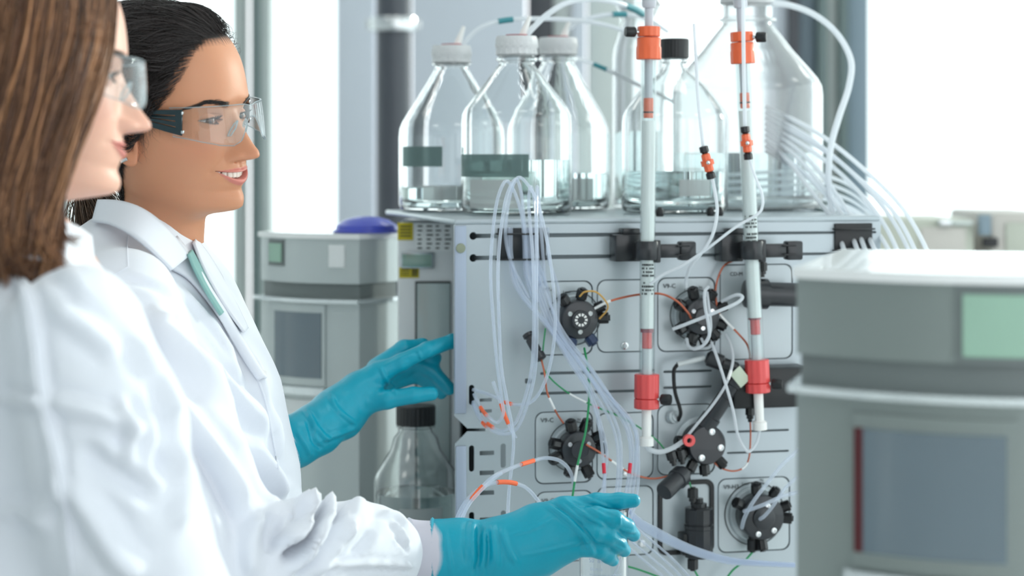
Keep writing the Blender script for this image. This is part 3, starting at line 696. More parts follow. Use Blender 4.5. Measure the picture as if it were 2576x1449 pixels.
# distant beige equipment at the right
Dq = 4.2
M_beige = mat('beige_enamel', (186, 190, 178), .45); M_beige2 = mat('grey_beige_enamel', (196, 192, 186), .45)
def distant(label, a, b, top, m, extra):
    t = thing('benchtop_unit', label, 'lab instrument', (P((a + b) / 2, 600, Dq).x, Dq, .78)); 
    buildw(boxpx(MB(), a, b, top, 1, Dq, .4) if False else MB().box((P(a, 0, Dq).x, Dq, .78), (P(b, 0, Dq).x, Dq + .4, zpx(top, Dq)), .008), 'housing', m, t)
    for nm, (x0, x1, y0, y1), mm, pr in extra: buildw(boxpx(MB(), x0, x1, y0, y1, Dq - pr, pr - .0005 if pr > 0 else .001), nm, mm, t)
distant('long beige benchtop unit far behind the tubes at right', 2205, 2452, 552, M_beige, [('door_panel', (2316, 2430, 572, 640), M_beige2, .006), ('hinge', (2362, 2396, 553, 568), M_steel, .02), ('hinge_bar', (2396, 2450, 556, 566), M_framel, .012)])
distant('grey-beige benchtop unit at the far right edge', 2494, 2660, 536, M_beige2, [('door_panel', (2530, 2630, 560, 640), M_beige, .006), ('side_bracket', (2464, 2494, 540, 592), M_frameb, .02), ('black_port', (2472, 2512, 598, 622), M_blackp, .01)])
bench('white bench carrying the distant beige units', .6, 1.75, 3.95, 4.9)
# ------------------------------------------------------------------ tubing
def soft_tube(name, col, frac, rough=.12):
    """milky polymer tube: part of the light passes straight, part scatters in the wall"""
    if name in MATS: return MATS[name]
    return thin_glass(name, (250, 252, 255), rough, .9, col, frac)
M_tube = soft_tube('clear_tubing', (232, 240, 252), .34)
M_tubew = soft_tube('milky_tubing', (242, 246, 250), .82, .25)
M_peekc = mat('copper_tubing', (188, 104, 78), .3, .4)
M_green = mat('green_tubing', (40, 150, 92), .35)
M_yell = mat('amber_tubing', (204, 160, 84), .3)
M_sleeveo = mat('orange_sleeve', (250, 112, 66), .45)
M_sleevew = mat('white_sleeve', (242, 244, 244), .45)
M_sleever = mat('red_sleeve', (214, 40, 64), .45)
M_sleevet = mat('teal_sleeve', (60, 140, 150), .45)
def wpts(pts): return [P(p[0], p[1], DP(p[0]) - p[2]) for p in pts]
def tube(label, pts, r, m, sleeves=(), group=None, world=False, name='tube', n=8):
    w = pts if world else wpts(pts); base = w[0].copy(); s = spline(w, 12)
    o = MB().tube([p - base for p in s], r, n).build(name, m); o.location = base
    tag(o, label, 'tube', group)
    for (f0, f1, sm) in sleeves:
        a = int(f0 * (len(s) - 1)); b = max(a + 2, int(math.ceil(f1 * (len(s) - 1)))); b = min(b, len(s) - 1)
        MB().tube([p - base for p in s[a:b + 1]], r * 1.22, 10).build('marker_sleeve', sm, o)
    return o
RT = .0022
g = 'looped clear tubes hanging before the panel'
tube('leftmost long clear tube loop hanging before the panel', [(1345, 770, .03), (1322, 690, .022), (1318, 600, .016), (1312, 540, .05), (1292, 478, .09), (1272, 456, .12), (1252, 500, .14), (1240, 580, .15), (1234, 680, .15), (1239, 780, .15), (1249, 900, .15), (1262, 1000, .15), (1266, 1040, .14), (1252, 1062, .11), (1232, 1052, .07), (1212, 1030, .03), (1192, 992, .004)], RT, M_tube, [(.905, .945, M_sleeveo)], g)
tube('clear tube loop second from the left, falling to the beaker', [(1352, 760, .035), (1328, 690, .026), (1322, 600, .018), (1316, 530, .05), (1310, 480, .1), (1297, 451, .13), (1275, 492, .15), (1262, 565, .16), (1254, 650, .16), (1253, 730, .16), (1256, 820, .16), (1261, 920, .16), (1274, 1000, .17), (1288, 1070, .18), (1292, 1110, .19), (1289, 1160, .2), (1283, 1210, .21), (1279, 1260, .22), (1277, 1330, .23)], RT, M_tube, (), g)
tube('outermost right clear tube loop swinging over the panel', [(1330, 750, .03), (1290, 670, .022), (1272, 600, .016), (1276, 530, .05), (1290, 468, .1), (1310, 447, .13), (1345, 492, .15), (1365, 555, .16), (1382, 640, .16), (1392, 720, .16), (1397, 800, .16), (1391, 880, .16), (1374, 952, .15), (1345, 1004, .13), (1310, 1018, .10), (1270, 1012, .07), (1235, 994, .03), (1190, 980, .004)], RT, M_tube, [(.86, .88, M_sleeveo)], g)
tube('clear tube loop at the middle of the hanging bundle', [(1360, 720, .03), (1352, 640, .02), (1350, 560, .04), (1344, 500, .08), (1335, 470, .1), (1330, 510, .12), (1335, 580, .14), (1340, 640, .15), (1343, 740, .15), (1342, 850, .15), (1337, 930, .15), (1318, 1010, .14), (1296, 1064, .12), (1264, 1084, .09), (1232, 1070, .06), (1204, 1040, .02), (1190, 1010, .004)], RT, M_tube, [(.86, .885, M_sleeveo)], g)
tube('clear tube just right of the middle of the hanging bundle', [(1372, 720, .03), (1366, 640, .02), (1360, 560, .05), (1352, 470, .11), (1349, 530, .14), (1350, 640, .155), (1349, 740, .155), (1350, 850, .155), (1345, 940, .15), (1325, 1022, .14), (1300, 1078, .12), (1270, 1092, .1), (1236, 1082, .07), (1208, 1055, .03), (1189, 1016, .004)], RT, M_tube, [(.89, .91, M_sleeveo)], g)
tube('thin clear tube with orange sleeve dropping behind the junction', [(1240, 960, .12), (1255, 1000, .12), (1270, 1045, .125), (1288, 1085, .13), (1298, 1102, .13)], RT, M_tube, [(.35, .62, M_sleeveo)])
# arches at the lower left, ending behind the cuff
tube('clear arched tube with two orange sleeves above the near glove', [(1146, 1330, .27), (1164, 1290, .27), (1198, 1242, .26), (1240, 1200, .25), (1290, 1176, .23), (1332, 1162, .21), (1372, 1152, .18), (1410, 1160, .14), (1434, 1186, .1), (1446, 1225, .06)], RT * 1.1, M_tube, [(.19, .26, M_sleeveo), (.50, .58, M_sleeveo)])
tube('clear arched tube with one orange sleeve ending at the glove', [(1140, 1330, .27), (1158, 1285, .27), (1184, 1248, .26), (1216, 1224, .25), (1255, 1213, .24), (1296, 1216, .23), (1330, 1232, .22), (1366, 1275, .22)], RT * 1.1, M_tube, [(.56, .72, M_sleeveo)])
tube('clear outer arched tube rising from behind the cuff', [(1150, 1330, .28), (1178, 1272, .275), (1204, 1240, .27), (1240, 1206, .26), (1262, 1190, .255)], RT, M_tube, ())
# bundle running diagonally down to the beaker
g = 'clear tubes slanting down from the comb to the glove'
ends = [(1514, 1520), (1524, 1512), (1552, 1548), (1560, 1556), (1583, 1572), (1598, 1590), (1603, 1602), (1590, 1580)]
starts = [1280, 1286, 1324, 1330, 1336, 1352, 1378, 1342]
pos = ['leftmost', 'second', 'third', 'fourth', 'fifth', 'sixth', 'rightmost', 'seventh']
for i, ((e1, e2), s0) in enumerate(zip(ends, starts)):
    j = lambda a: random.uniform(-a, a)
    k = i / 7.
    tube('%s of the clear tubes slanting down from the black comb' % pos[i] if i != 6 else 'rightmost of the clear tubes slanting down from the black comb', [(s0, 572, .014), (s0 + 2, 650, .016), (s0 + 22 + 6 * k, 730, .03 + .01 * k), (1378 + 40 * k + j(6), 830, .06), (1432 + 46 * k + j(6), 910, .08), (1482 + 48 * k + j(5), 985, .1), (e1 - 10 + j(3), 1070, .11), (e1 + 3, 1150, .12), (e2, 1250, .14), (e2 - 24, 1330, .15)], RT * .95, M_tube, [(.80, .82, M_sleever)] if i in (0, 4) else (), g)
# green, copper and amber capillaries
tube('green capillary with white sleeve sloping to the straight column', [(1372, 826, .02), (1366, 880, .03), (1366, 922, .03), (1388, 955, .03), (1426, 986, .03), (1466, 1008, .03), (1500, 1024, .03), (1545, 1042, .03), (1600, 1070, .03), (1648, 1104, .03), (1672, 1130, .028)], .0011, M_green, [(.42, .52, M_sleevew), (.575, .61, M_sleever)])
tube('green capillary with white sleeve dropping to the near glove', [(1470, 876, .03), (1479, 930, .07), (1482, 1000, .09), (1474, 1080, .1), (1462, 1130, .1), (1450, 1185, .1), (1440, 1250, .1)], .0015, M_green, [(.80, .9, M_sleevew)])
tube('copper capillary with white sleeve under the black check valve', [(1362, 905, .05), (1370, 940, .06), (1376, 985, .06), (1388, 1014, .06), (1402, 1042, .05), (1417, 1064, .042)], .0013, M_peekc, [(.5, .7, M_sleevew)])
tube('copper capillary from the upper left valve to the next valve', [(1496, 776, .03), (1536, 757, .04), (1600, 742, .035), (1660, 739, .045), (1702, 757, .05), (1730, 786, .045), (1738, 800, .038)], .0015, M_peekc, [(0, .16, M_sleevew)])
tube('copper capillary curling up under the right column clamp', [(1848, 654, .014), (1822, 668, .016), (1806, 700, .016), (1800, 735, .02), (1804, 775, .03)], .0014, M_peekc)
tube('copper capillary with white sleeve reaching the leaning column', [(1806, 786, .03), (1830, 812, .035), (1852, 834, .04), (1878, 864, .045), (1886, 890, .045), (1886, 905, .05)], .0014, M_peekc, [(.04, .34, M_sleevew)])
tube('copper capillary with white sleeve right of the lower left valve', [(1474, 1118, .04), (1508, 1138, .04), (1548, 1166, .035), (1588, 1191, .03), (1640, 1204, .03), (1690, 1196, .03)], .0014, M_peekc, [(.36, .5, M_sleevew)])
tube('copper capillary curving below the round flow valve', [(1793, 1160, .03), (1812, 1176, .03), (1842, 1185, .03), (1870, 1177, .03), (1884, 1152, .032), (1888, 1100, .036), (1887, 1050, .04)], .0012, M_peekc, [(.48, .6, M_sleevew)])
fitting(ML(1887, 1054, .04), (0, 0, 1), .02, .0068, mach)
tube('short amber capillary looping at the upper left valve', [(1458, 746, .04), (1472, 734, .045), (1500, 735, .05), (1524, 758, .05), (1528, 778, .045), (1508, 802, .035)], .0012, M_yell)
# milky tubes at the middle and right
tube('milky tube from the free orange connector down to a valve', [(1791, 446, .11), (1799, 485, .11), (1804, 535, .11), (1792, 592, .1), (1762, 640, .09), (1736, 672, .07), (1726, 705, .05), (1726, 722, .045)], .0022, M_tubew)
tube('milky tube from the connector on the leaning column to the straight one', [(1885, 400, .1), (1898, 440, .1), (1916, 485, .1), (1918, 518, .1), (1904, 540, .1), (1850, 572, .1), (1780, 625, .095), (1716, 668, .09), (1666, 692, .085), (1634, 716, .08)], .0019, M_tubew)
tube('bent milky tube crossing the valve between the columns', [(1693, 828, .055), (1740, 810, .07), (1800, 786, .08), (1850, 764, .08), (1868, 748, .075), (1852, 742, .065), (1816, 758, .04)], .0023, M_tubew)
tube('milky tube looped over the valve between the columns', [(1782, 722, .04), (1773, 735, .06), (1774, 770, .075), (1782, 815, .08), (1784, 845, .08), (1770, 868, .07), (1748, 878, .06), (1732, 870, .045), (1727, 852, .035)], .0022, M_tubew)
tube('inner milky tube looped at the same valve', [(1779, 735, .045), (1783, 770, .07), (1788, 810, .075), (1786, 838, .07), (1772, 862, .05), (1764, 852, .035)], .0018, M_tubew)
tube('milky tube from the valve down to the foot of the leaning column', [(1790, 862, .04), (1806, 905, .07), (1826, 968, .085), (1844, 1032, .09), (1856, 1094, .085), (1870, 1124, .075), (1884, 1136, .068), (1902, 1116, .062), (1911, 1084, .058)], .0021, M_tubew)
tube('white tube from the straight column foot to the flow valve', [(1626, 1121, .058), (1634, 1131, .058), (1660, 1137, .055), (1690, 1128, .055), (1722, 1108, .055)], .0034, M_tubew)
tube('milky tube rising along the slanting black barrel', [(1728, 1098, .055), (1756, 1064, .06), (1792, 1020, .065), (1822, 975, .07), (1838, 935, .07), (1844, 900, .06), (1838, 866, .045), (1826, 842, .03)], .0019, M_tubew, [(.50, .58, M_sleevew)])
o = MB().lathe([(.0035, 0), (.0082, 0), (.0082, .006), (.0035, .006)], MW(1731, 1107, .058), (SP, -CP, 0), 20, closed=True); o = buildw(o, 'red_nut', M_red, mach)
# loops through the lower right valve
tube('clear tube entering the lower right valve from above', [(2010, 1130, .1), (1965, 1172, .1), (1925, 1222, .1), (1895, 1262, .08), (1874, 1300, .06), (1866, 1328, .045)], .0028, M_tube)
tube('clear tube entering the lower right valve from the side', [(2010, 1238, .1), (1970, 1248, .1), (1925, 1268, .09), (1893, 1280, .07), (1872, 1286, .045)], .0028, M_tube)
tube('clear tube bent into the middle of the lower right valve', [(2005, 1200, .08), (1972, 1232, .08), (1945, 1272, .07), (1925, 1296, .06), (1912, 1306, .045)], .0026, M_tube)
# bundle along the bottom
g = 'clear tubes sweeping along the bottom of the panel'
for i in range(7):
    j = i * 4.0
    tube('%s clear tube of the bundle sweeping right below the black frame' % ['top', 'second', 'third', 'fourth', 'fifth', 'sixth', 'lowest'][i], [(1560 + j, 1250 + j, .13), (1600, 1298 + j * .9, .12), (1660, 1334 + j, .11), (1740, 1374 + j * .8, .1), (1830, 1402 + j * .6, .09), (1910, 1412 + j * .4, .09), (2000, 1418 + j * .3, .08)], .0018, M_tube, (), g)
for i in range(4):
    tube('%s clear tube slanting out of the frame under the bundle' % ['upper', 'second', 'third', 'lowest'][i], [(1568, 1300 + 22 * i, .13), (1630, 1352 + 22 * i, .12), (1690, 1404 + 22 * i, .11), (1760, 1478 + 22 * i, .1)], .0017, M_tube, (), 'clear tubes under the bottom bundle')
tube('green capillary below the black frame', [(1744, 1424, .026), (1750, 1440, .03), (1768, 1470, .03)], .0014, M_green)
tube('green capillary curving under the lower right valve', [(1894, 1388, .02), (1872, 1412, .03), (1842, 1436, .03), (1815, 1475, .03)], .0014, M_green)
tube('green capillary running behind the beaker rim', [(1560, 1420, .03), (1610, 1434, .03), (1680, 1460, .03)], .0013, M_green)
tube('thin green capillary above the black filter', [(1716, 1178, .03), (1730, 1200, .03), (1742, 1238, .027)], .0011, M_green)
# in-line orange connectors
def connector(label, a, b, off):
    p, q = MW(*a, off), MW(*b, off); L = (q - p).length; t = thing('inline_connector', label, 'connector', p); d = q - p
    MB().lathe([(.0042, 0), (.0062, .0006), (.0062, .0075), (.0042, .009), (.0036, .011)], (0, 0, 0), d, 8).build('black_nut', M_blackp, t, 20)
    MB().lathe([(.0042, .010), (.0058, .011), (.0062, .3 * L), (.0062, .42 * L), (.0088, .43 * L), (.0088, .58 * L), (.0062, .59 * L), (.0062, L - .011), (.0045, L - .010)], (0, 0, 0), d, 8).build('orange_body', M_orange, t, 20)
    MB().lathe([(.0036, L - .011), (.0045, L - .009), (.0062, L - .0075), (.0062, L - .0006), (.0042, L)], (0, 0, 0), d, 8).build('black_nut', M_blackp, t, 20)
    s = q - p; MB().lathe([(.0026, 0), (.0026, .003), (.0016, .0034), (0, .0034)], s * .5 + Vector((0, -.0078, 0)), (0, -1, 0), 12).build('screw', M_steel, t)
connector('orange in-line tube connector hanging free between the columns', (1769, 368), (1790, 450), .11)
connector('orange in-line tube connector in front of the leaning column', (1873, 318), (1883, 402), .1)
tube('milky tube hanging from above to the free orange connector', [(1746, 60, .1), (1752, 170, .11), (1757, 260, .11), (1769, 370, .11)], .0022, M_tubew)
tube('straight white tube from above the frame to the orange connector', [(1870, -60, .1), (1870, 80, .1), (1872, 220, .1), (1874, 320, .1)], .0026, M_tubew)
# tubes of the bottles on top (world depth)
def dpts(l): return [P(*q) for q in l]
tube('milky tube with teal mark arching from the leftmost wrapped bottle', dpts([(1166, 112, 3.02), (1190, 84, 3.02), (1226, 62, 3.02), (1290, 49, 3.03), (1400, 48, 3.05), (1500, 58, 3.08), (1580, 82, 3.12), (1640, 118, 3.2)]), .0036, M_tubew, [(.36, .42, M_sleevet)], world=True)
tube('milky tube arching from the front wrapped bottle out of frame', dpts([(1322, 92, 2.86), (1345, 66, 2.86), (1380, 34, 2.87), (1430, 6, 2.9), (1500, -2, 2.95), (1580, 16, 3.02), (1640, 50, 3.12)]), .0042, M_tubew, [(.82, .92, M_sleevet)], world=True)
tube('milky tube with teal mark arching from the right wrapped bottle', dpts([(1414, 98, 3.1), (1430, 74, 3.1), (1470, 50, 3.1), (1540, 36, 3.12), (1620, 44, 3.16), (1680, 80, 3.2)]), .0036, M_tubew, [(.60, .68, M_sleevet)], world=True)
tube('thin milky tube with teal mark sloping behind the straight column', dpts([(1440, 142, 3.22), (1505, 166, 3.2), (1570, 196, 3.18), (1625, 224, 3.18), (1700, 262, 3.19)]), .0030, M_tubew, [(.22, .32, M_sleevet)], world=True)
tube('thick milky tube curving down at the right of the very large bottle', dpts([(1940, 8, 3.1), (1990, 14, 3.08), (2050, 38, 3.05), (2105, 84, 3.02), (2140, 150, 3.0), (2136, 215, 2.98), (2112, 290, 2.96), (2092, 360, 2.94), (2084, 430, 2.92), (2088, 500, 2.9), (2102, 575, 2.84), (2120, 650, 2.78)]), .0048, M_tubew, world=True)
g = 'milky tubes fanning out at the right end of the instrument'
ordn = ['uppermost', 'second', 'third', 'fourth', 'fifth', 'sixth', 'seventh', 'eighth', 'lowest']
for i in range(9):
    s0 = (1925, 268 + 14 * i); e = [(2336, 640), (2308, 645), (2290, 640), (2262, 642), (2180, 640), (2160, 640), (2126, 640), (2205, 640), (2240, 640)][i]
    mx = .5 * (s0[0] + e[0]); r_ = random.uniform(-6, 6)
    k = 0 if i < 2 else 1
    tube('%s milky tube of the fan falling over the right end of the instrument' % ordn[i], dpts([(s0[0], s0[1], 3.02), (s0[0] + (e[0] - s0[0]) * .3, s0[1] + 62 + r_ - 8 * k, 3.0), (s0[0] + (e[0] - s0[0]) * .58, s0[1] + 150 - 22 * k + r_, 2.94), (s0[0] + (e[0] - s0[0]) * .84, (s0[1] + 120) * .36 + e[1] * .60, 2.84), (e[0], e[1], 2.76), (e[0] + 12, e[1] + 70, 2.74)]), .0033, M_tubew, (), g, True)
g = 'milky tube coils lying on the instrument top'
for i in range(6):
    y0 = 432 + 20 * i
    tube('%s flat milky coil lying across the instrument top at right' % ordn[i], dpts([(1826, y0 + 28, 3.3), (1900, y0 + 8, 3.27), (1990, y0, 3.24), (2070, y0 + 8, 3.22), (2140, y0 + 36 - 2 * i, 3.16), (2190, y0 + 84 - 8 * i, 3.06), (2215, min(y0 + 150 - 10 * i, 560), 2.98)]), .0029, M_tubew, (), g, True)
# ------------------------------------------------------------------ implicit surfaces (surface nets)
def snet(f, lo, hi, h):
    lo = np.array(lo, float); hi = np.array(hi, float); n = np.maximum(np.ceil((hi - lo) / h).astype(int) + 1, 4)
    ax = [(lo[i] + h * np.arange(n[i])).astype(np.float32) for i in range(3)]
    V = f(ax[0][:, None, None], ax[1][None, :, None], ax[2][None, None, :]).astype(np.float32)
    V = np.broadcast_to(V, n).copy(); S = V < 0
    c = np.zeros(n - 1, np.int8)
    for dx in (0, 1):
        for dy in (0, 1):
            for dz in (0, 1): c += S[dx:n[0] - 1 + dx, dy:n[1] - 1 + dy, dz:n[2] - 1 + dz]
    act = (c > 0) & (c < 8); idx = np.full(n - 1, -1, np.int64); I = np.argwhere(act); idx[act] = np.arange(len(I))
    pos = np.zeros((len(I), 3)); cnt = np.zeros(len(I))
    cor = [(a, b, d) for a in (0, 1) for b in (0, 1) for d in (0, 1)]
    for a in cor:
        for k in range(3):
            if a[k]: continue
            b = list(a); b[k] = 1
            va = V[I[:, 0] + a[0], I[:, 1] + a[1], I[:, 2] + a[2]]; vb = V[I[:, 0] + b[0], I[:, 1] + b[1], I[:, 2] + b[2]]
            m = (va < 0) != (vb < 0); t = np.where(m, va / np.where(m, va - vb, 1), 0)
            p = np.array(a, float)[None] + np.zeros((len(I), 3)); p[:, k] += t
            pos[m] += p[m]; cnt[m] += 1
    pos = lo + h * (I + pos / cnt[:, None])
    F_ = []
    for k in range(3):
        u, w = (k + 1) % 3, (k + 2) % 3
        sl0 = [slice(None)] * 3; sl1 = [slice(None)] * 3; sl0[k] = slice(0, -1); sl1[k] = slice(1, None)
        A, B = S[tuple(sl0)], S[tuple(sl1)]
        for flip, M in ((False, A & ~B), (True, ~A & B)):
            E = np.argwhere(M); ok = (E[:, u] > 0) & (E[:, w] > 0) & (E[:, u] < n[u] - 1) & (E[:, w] < n[w] - 1); E = E[ok]
            if not len(E): continue
            q = []
            for du, dw in ((-1, -1), (0, -1), (0, 0), (-1, 0)):
                e = E.copy(); e[:, u] += du; e[:, w] += dw; q.append(idx[e[:, 0], e[:, 1], e[:, 2]])
            q = np.stack(q, 1); F_.append(q[:, ::-1] if flip else q)
    return pos, np.concatenate(F_)
def np_mesh(name, v, f, smooth=True):
    me = bpy.data.meshes.new(name); v = np.asarray(v, np.float32); f = np.asarray(f)
    me.vertices.add(len(v)); me.vertices.foreach_set('co', v.ravel())
    k = f.shape[1]; me.loops.add(f.size); me.loops.foreach_set('vertex_index', f.ravel().astype(np.int32))
    me.polygons.add(len(f)); me.polygons.foreach_set('loop_start', (np.arange(len(f)) * k).astype(np.int32)); me.polygons.foreach_set('loop_total', np.full(len(f), k, np.int32))
    me.update(calc_edges=True); me.validate()
    if smooth: me.polygons.foreach_set('use_smooth', np.ones(len(me.polygons), bool))
    return me
def smin(a, b, k):
    h = np.clip(.5 + .5 * (b - a) / k, 0, 1); return b + (a - b) * h - k * h * (1 - h)
def caps(X, Y, Z, a, b, ra, rb):
    a = np.array(a, np.float32); b = np.array(b, np.float32); d = b - a; L = float(d @ d) + 1e-12
    t = np.clip(((X - a[0]) * d[0] + (Y - a[1]) * d[1] + (Z - a[2]) * d[2]) / L, 0, 1)
    return np.sqrt((X - a[0] - t * d[0]) ** 2 + (Y - a[1] - t * d[1]) ** 2 + (Z - a[2] - t * d[2]) ** 2) - (ra + (rb - ra) * t)
def chainsdf(X, Y, Z, pts, k=.01):
    """pts: (Vector, radius) joints"""
    r = None
    for (p, ra), (q, rb) in zip(pts[:-1], pts[1:]):
        c = caps(X, Y, Z, p, q, ra, rb); r = c if r is None else smin(r, c, k)
    return r
def loftsdf(X, Y, Z, secs):
    """secs: (z, cx, cy, a, b, yaw) elliptical sections from low to high"""
    zs = [s[0] for s in secs]; g = lambda i: np.interp(Z.ravel(), zs, [s[i] for s in secs]).reshape(Z.shape).astype(np.float32)
    cx, cy, a, b, yw = (g(i) for i in range(1, 6)); c, s = np.cos(yw), np.sin(yw)
    u = (X - cx) * c + (Y - cy) * s; v = -(X - cx) * s + (Y - cy) * c
    d = (np.sqrt((u / a) ** 2 + (v / b) ** 2) - 1) * np.minimum(a, b) * 1.0
    return np.maximum(d, np.maximum(zs[0] - Z, Z - zs[-1]))
def subdiv(me, lv=1):
    o = bpy.data.objects.new('t', me); COL.objects.link(o); md = o.modifiers.new('s', 'SUBSURF'); md.levels = lv
    dg = bpy.context.evaluated_depsgraph_get(); m2 = bpy.data.meshes.new_from_object(o.evaluated_get(dg)); bpy.data.objects.remove(o); m2.name = me.name
    return m2
def vco(me): a = np.empty(len(me.vertices) * 3, np.float32); me.vertices.foreach_get('co', a); return a.reshape(-1, 3).astype(float)
def vno(me): a = np.empty(len(me.vertices) * 3, np.float32); me.vertex_normals.foreach_get('vector', a); return a.reshape(-1, 3).astype(float)
def setco(me, a): me.vertices.foreach_set('co', np.asarray(a, np.float32).ravel()); me.update()
def proj(v):
    return np.stack([1288 + v[:, 0] / v[:, 1] * F, HY - (v[:, 2] - HC) / v[:, 1] * F], 1)
def sculpt_folds(me, folds):
    """press folds into a cloth mesh: every fold is a line drawn as seen from the front: (points, width px, height m)"""
    v = vco(me); n = vno(me); q = proj(v)
    view = v - np.array([0, 0, HC]); view /= np.linalg.norm(view, axis=1)[:, None]
    fac = np.clip(-(n * view).sum(1) * 2.2 + .25, 0, 1); disp = np.zeros(len(v))
    for pts, w, h in folds:
        P_ = [Vector((x, y, 0)) for x, y in pts]; s = np.array([(p.x, p.y) for p in (spline(P_, 6) if len(P_) > 2 else P_)])
        box = (q[:, 0] > s[:, 0].min() - 3 * w) & (q[:, 0] < s[:, 0].max() + 3 * w) & (q[:, 1] > s[:, 1].min() - 3 * w) & (q[:, 1] < s[:, 1].max() + 3 * w)
        ii = np.nonzero(box)[0]
        if not len(ii): continue
        best = np.full(len(ii), 1e9); tt = np.zeros(len(ii)); m = len(s) - 1
        for k in range(m):
            a, b = s[k], s[k + 1]; d = b - a; t = np.clip(((q[ii] - a) @ d) / (d @ d + 1e-9), 0, 1)
            dd = np.linalg.norm(q[ii] - a - t[:, None] * d, axis=1); u = dd < best; best[u] = dd[u]; tt[u] = (k + t[u]) / m
        end = np.clip(np.minimum(tt, 1 - tt) * 6 + .05, 0, 1) ** .7
        x = best / w
        disp[ii] += h * end * (np.exp(-x ** 2) - .35 * np.exp(-((x - 1.7) / .8) ** 2))
    setco(me, v + n * (disp * fac)[:, None])
def smooth_noise(v, sc, seed=0):
    r = np.random.RandomState(seed); out = np.zeros(len(v))
    for k in range(10):
        d = r.normal(size=3); d /= np.linalg.norm(d); fq = sc * r.uniform(.6, 1.7); out += np.sin(v @ d * fq + r.uniform(0, 6.28) + 1.3 * np.sin(v @ r.normal(size=3) * fq * .4))
    return out / 10 ** .5
def set_tint(me, col):
    a = me.color_attributes.new('tint', 'FLOAT_COLOR', 'POINT'); c = np.ones((len(me.vertices), 4), np.float32); c[:, :3] = col; a.data.foreach_set('color', c.ravel())
def lin(*c): return np.array([S2L(x) for x in c])
def sstep(x, a, b): t = np.clip((x - a) / (b - a), 0, 1); return t * t * (3 - 2 * t)

# ------------------------------------------------------------------ head (millimetres: x forward, y left, z up, origin between the ears at eye level)
HEAD_S = [(116, 116, 1, 1, 1, 2), (115.5, 115, 20, 24, 17, 2), (112.5, 112, 38, 44, 31, 2), (105, 106, 57, 64, 47, 2), (93, 95, 73, 80, 60, 2.05), (77, 80, 84, 90, 67.5, 2.1), (60, 63, 91, 95, 71.5, 2.15), (42, 45, 95, 97, 72.5, 2.2),
          (25, 29, 97, 96, 72, 2.25), (9, 14, 92.5, 93, 70.5, 2.3), (-8, 0, 91, 88, 69, 2.3), (-25, -14, 92, 81, 67.2, 2.22), (-40, -26, 94.5, 73, 65, 2.12), (-52, -36, 96.5, 67, 62.5, 2.02), (-63, -45, 97, 62, 60, 1.94),
          (-74, -54, 95.5, 58, 57.5, 1.87), (-83, -62, 93.5, 56, 55, 1.82), (-92, -70, 95, 55, 52.5, 1.78), (-101, -77, 94, 54, 50, 1.76), (-106.5, -84, 82, 54, 47.5, 1.82), (-109.5, -91, 62, 54.5, 46.5, 1.9), (-113, -98, 48, 56, 46.5, 2),
          (-121, -106, 36, 58, 47, 2), (-136, -120, 31, 62, 49, 2), (-156, -142, 27, 68, 50, 2), (-176, -165, 22, 74, 52, 2), (-200, -190, 14, 78, 54, 2), (-225, -220, 4, 76, 52, 2)]
HAIRLINE = ([0, 18, 33, 42, 50, 62, 72, 82, 92, 105, 125, 150, 180], [86, 85, 76, 65, 48, 24, 8, -18, -22, -50, -72, -82, -85])
def pchip(x, xp, yp):
    xp = np.asarray(xp, float); yp = np.asarray(yp, float); h = np.diff(xp); d = np.diff(yp) / h; m = np.zeros_like(yp)
    m[0], m[-1] = d[0], d[-1]
    for i in range(1, len(yp) - 1):
        if d[i - 1] * d[i] > 0:
            w1 = 2 * h[i] + h[i - 1]; w2 = h[i] + 2 * h[i - 1]; m[i] = (w1 + w2) / (w1 / d[i - 1] + w2 / d[i])
    i = np.clip(np.searchsorted(xp, x) - 1, 0, len(h) - 1); t = (x - xp[i]) / h[i]
    return (2 * t ** 3 - 3 * t ** 2 + 1) * yp[i] + (t ** 3 - 2 * t ** 2 + t) * h[i] * m[i] + (-2 * t ** 3 + 3 * t ** 2) * yp[i + 1] + (t ** 3 - t ** 2) * h[i] * m[i + 1]
def dens(lo, hi, base, zones):
    out = [lo]; 
    while out[-1] < hi:
        s = base
        for a, b, st in zones:
            if a <= out[-1] <= b: s = min(s, st)
        out.append(min(out[-1] + s, hi))
    return np.array(out)
def gau(y, z, cy, cz, sy, sz): return np.exp(-((y - cy) / sy) ** 2 - ((z - cz) / sz) ** 2)
EYE = (70.5, 31.0, 0.0, 12.0)            # eyeball centre x, |y|, z and radius
def mouth_lines(y, op):
    """lip lines of a smile: upper-lip top, opening top, opening bottom, lower-lip bottom"""
    W_ = 29.0; u = np.clip(np.abs(y) / W_, 0, 1); k = 1 - u ** 2
    zc = -61 + 3.8 * u ** 2
    zu = zc - .2 * k * op; zl = zc - 7.6 * k * op - .4
    zt = zc + 5.4 * (1 - u ** 1.7) - 1.4 * np.exp(-(y / 3.0) ** 2); zb = zl - 7.2 * (1 - u ** 2.0) - .2
    return zt, zu, zl, zb, u
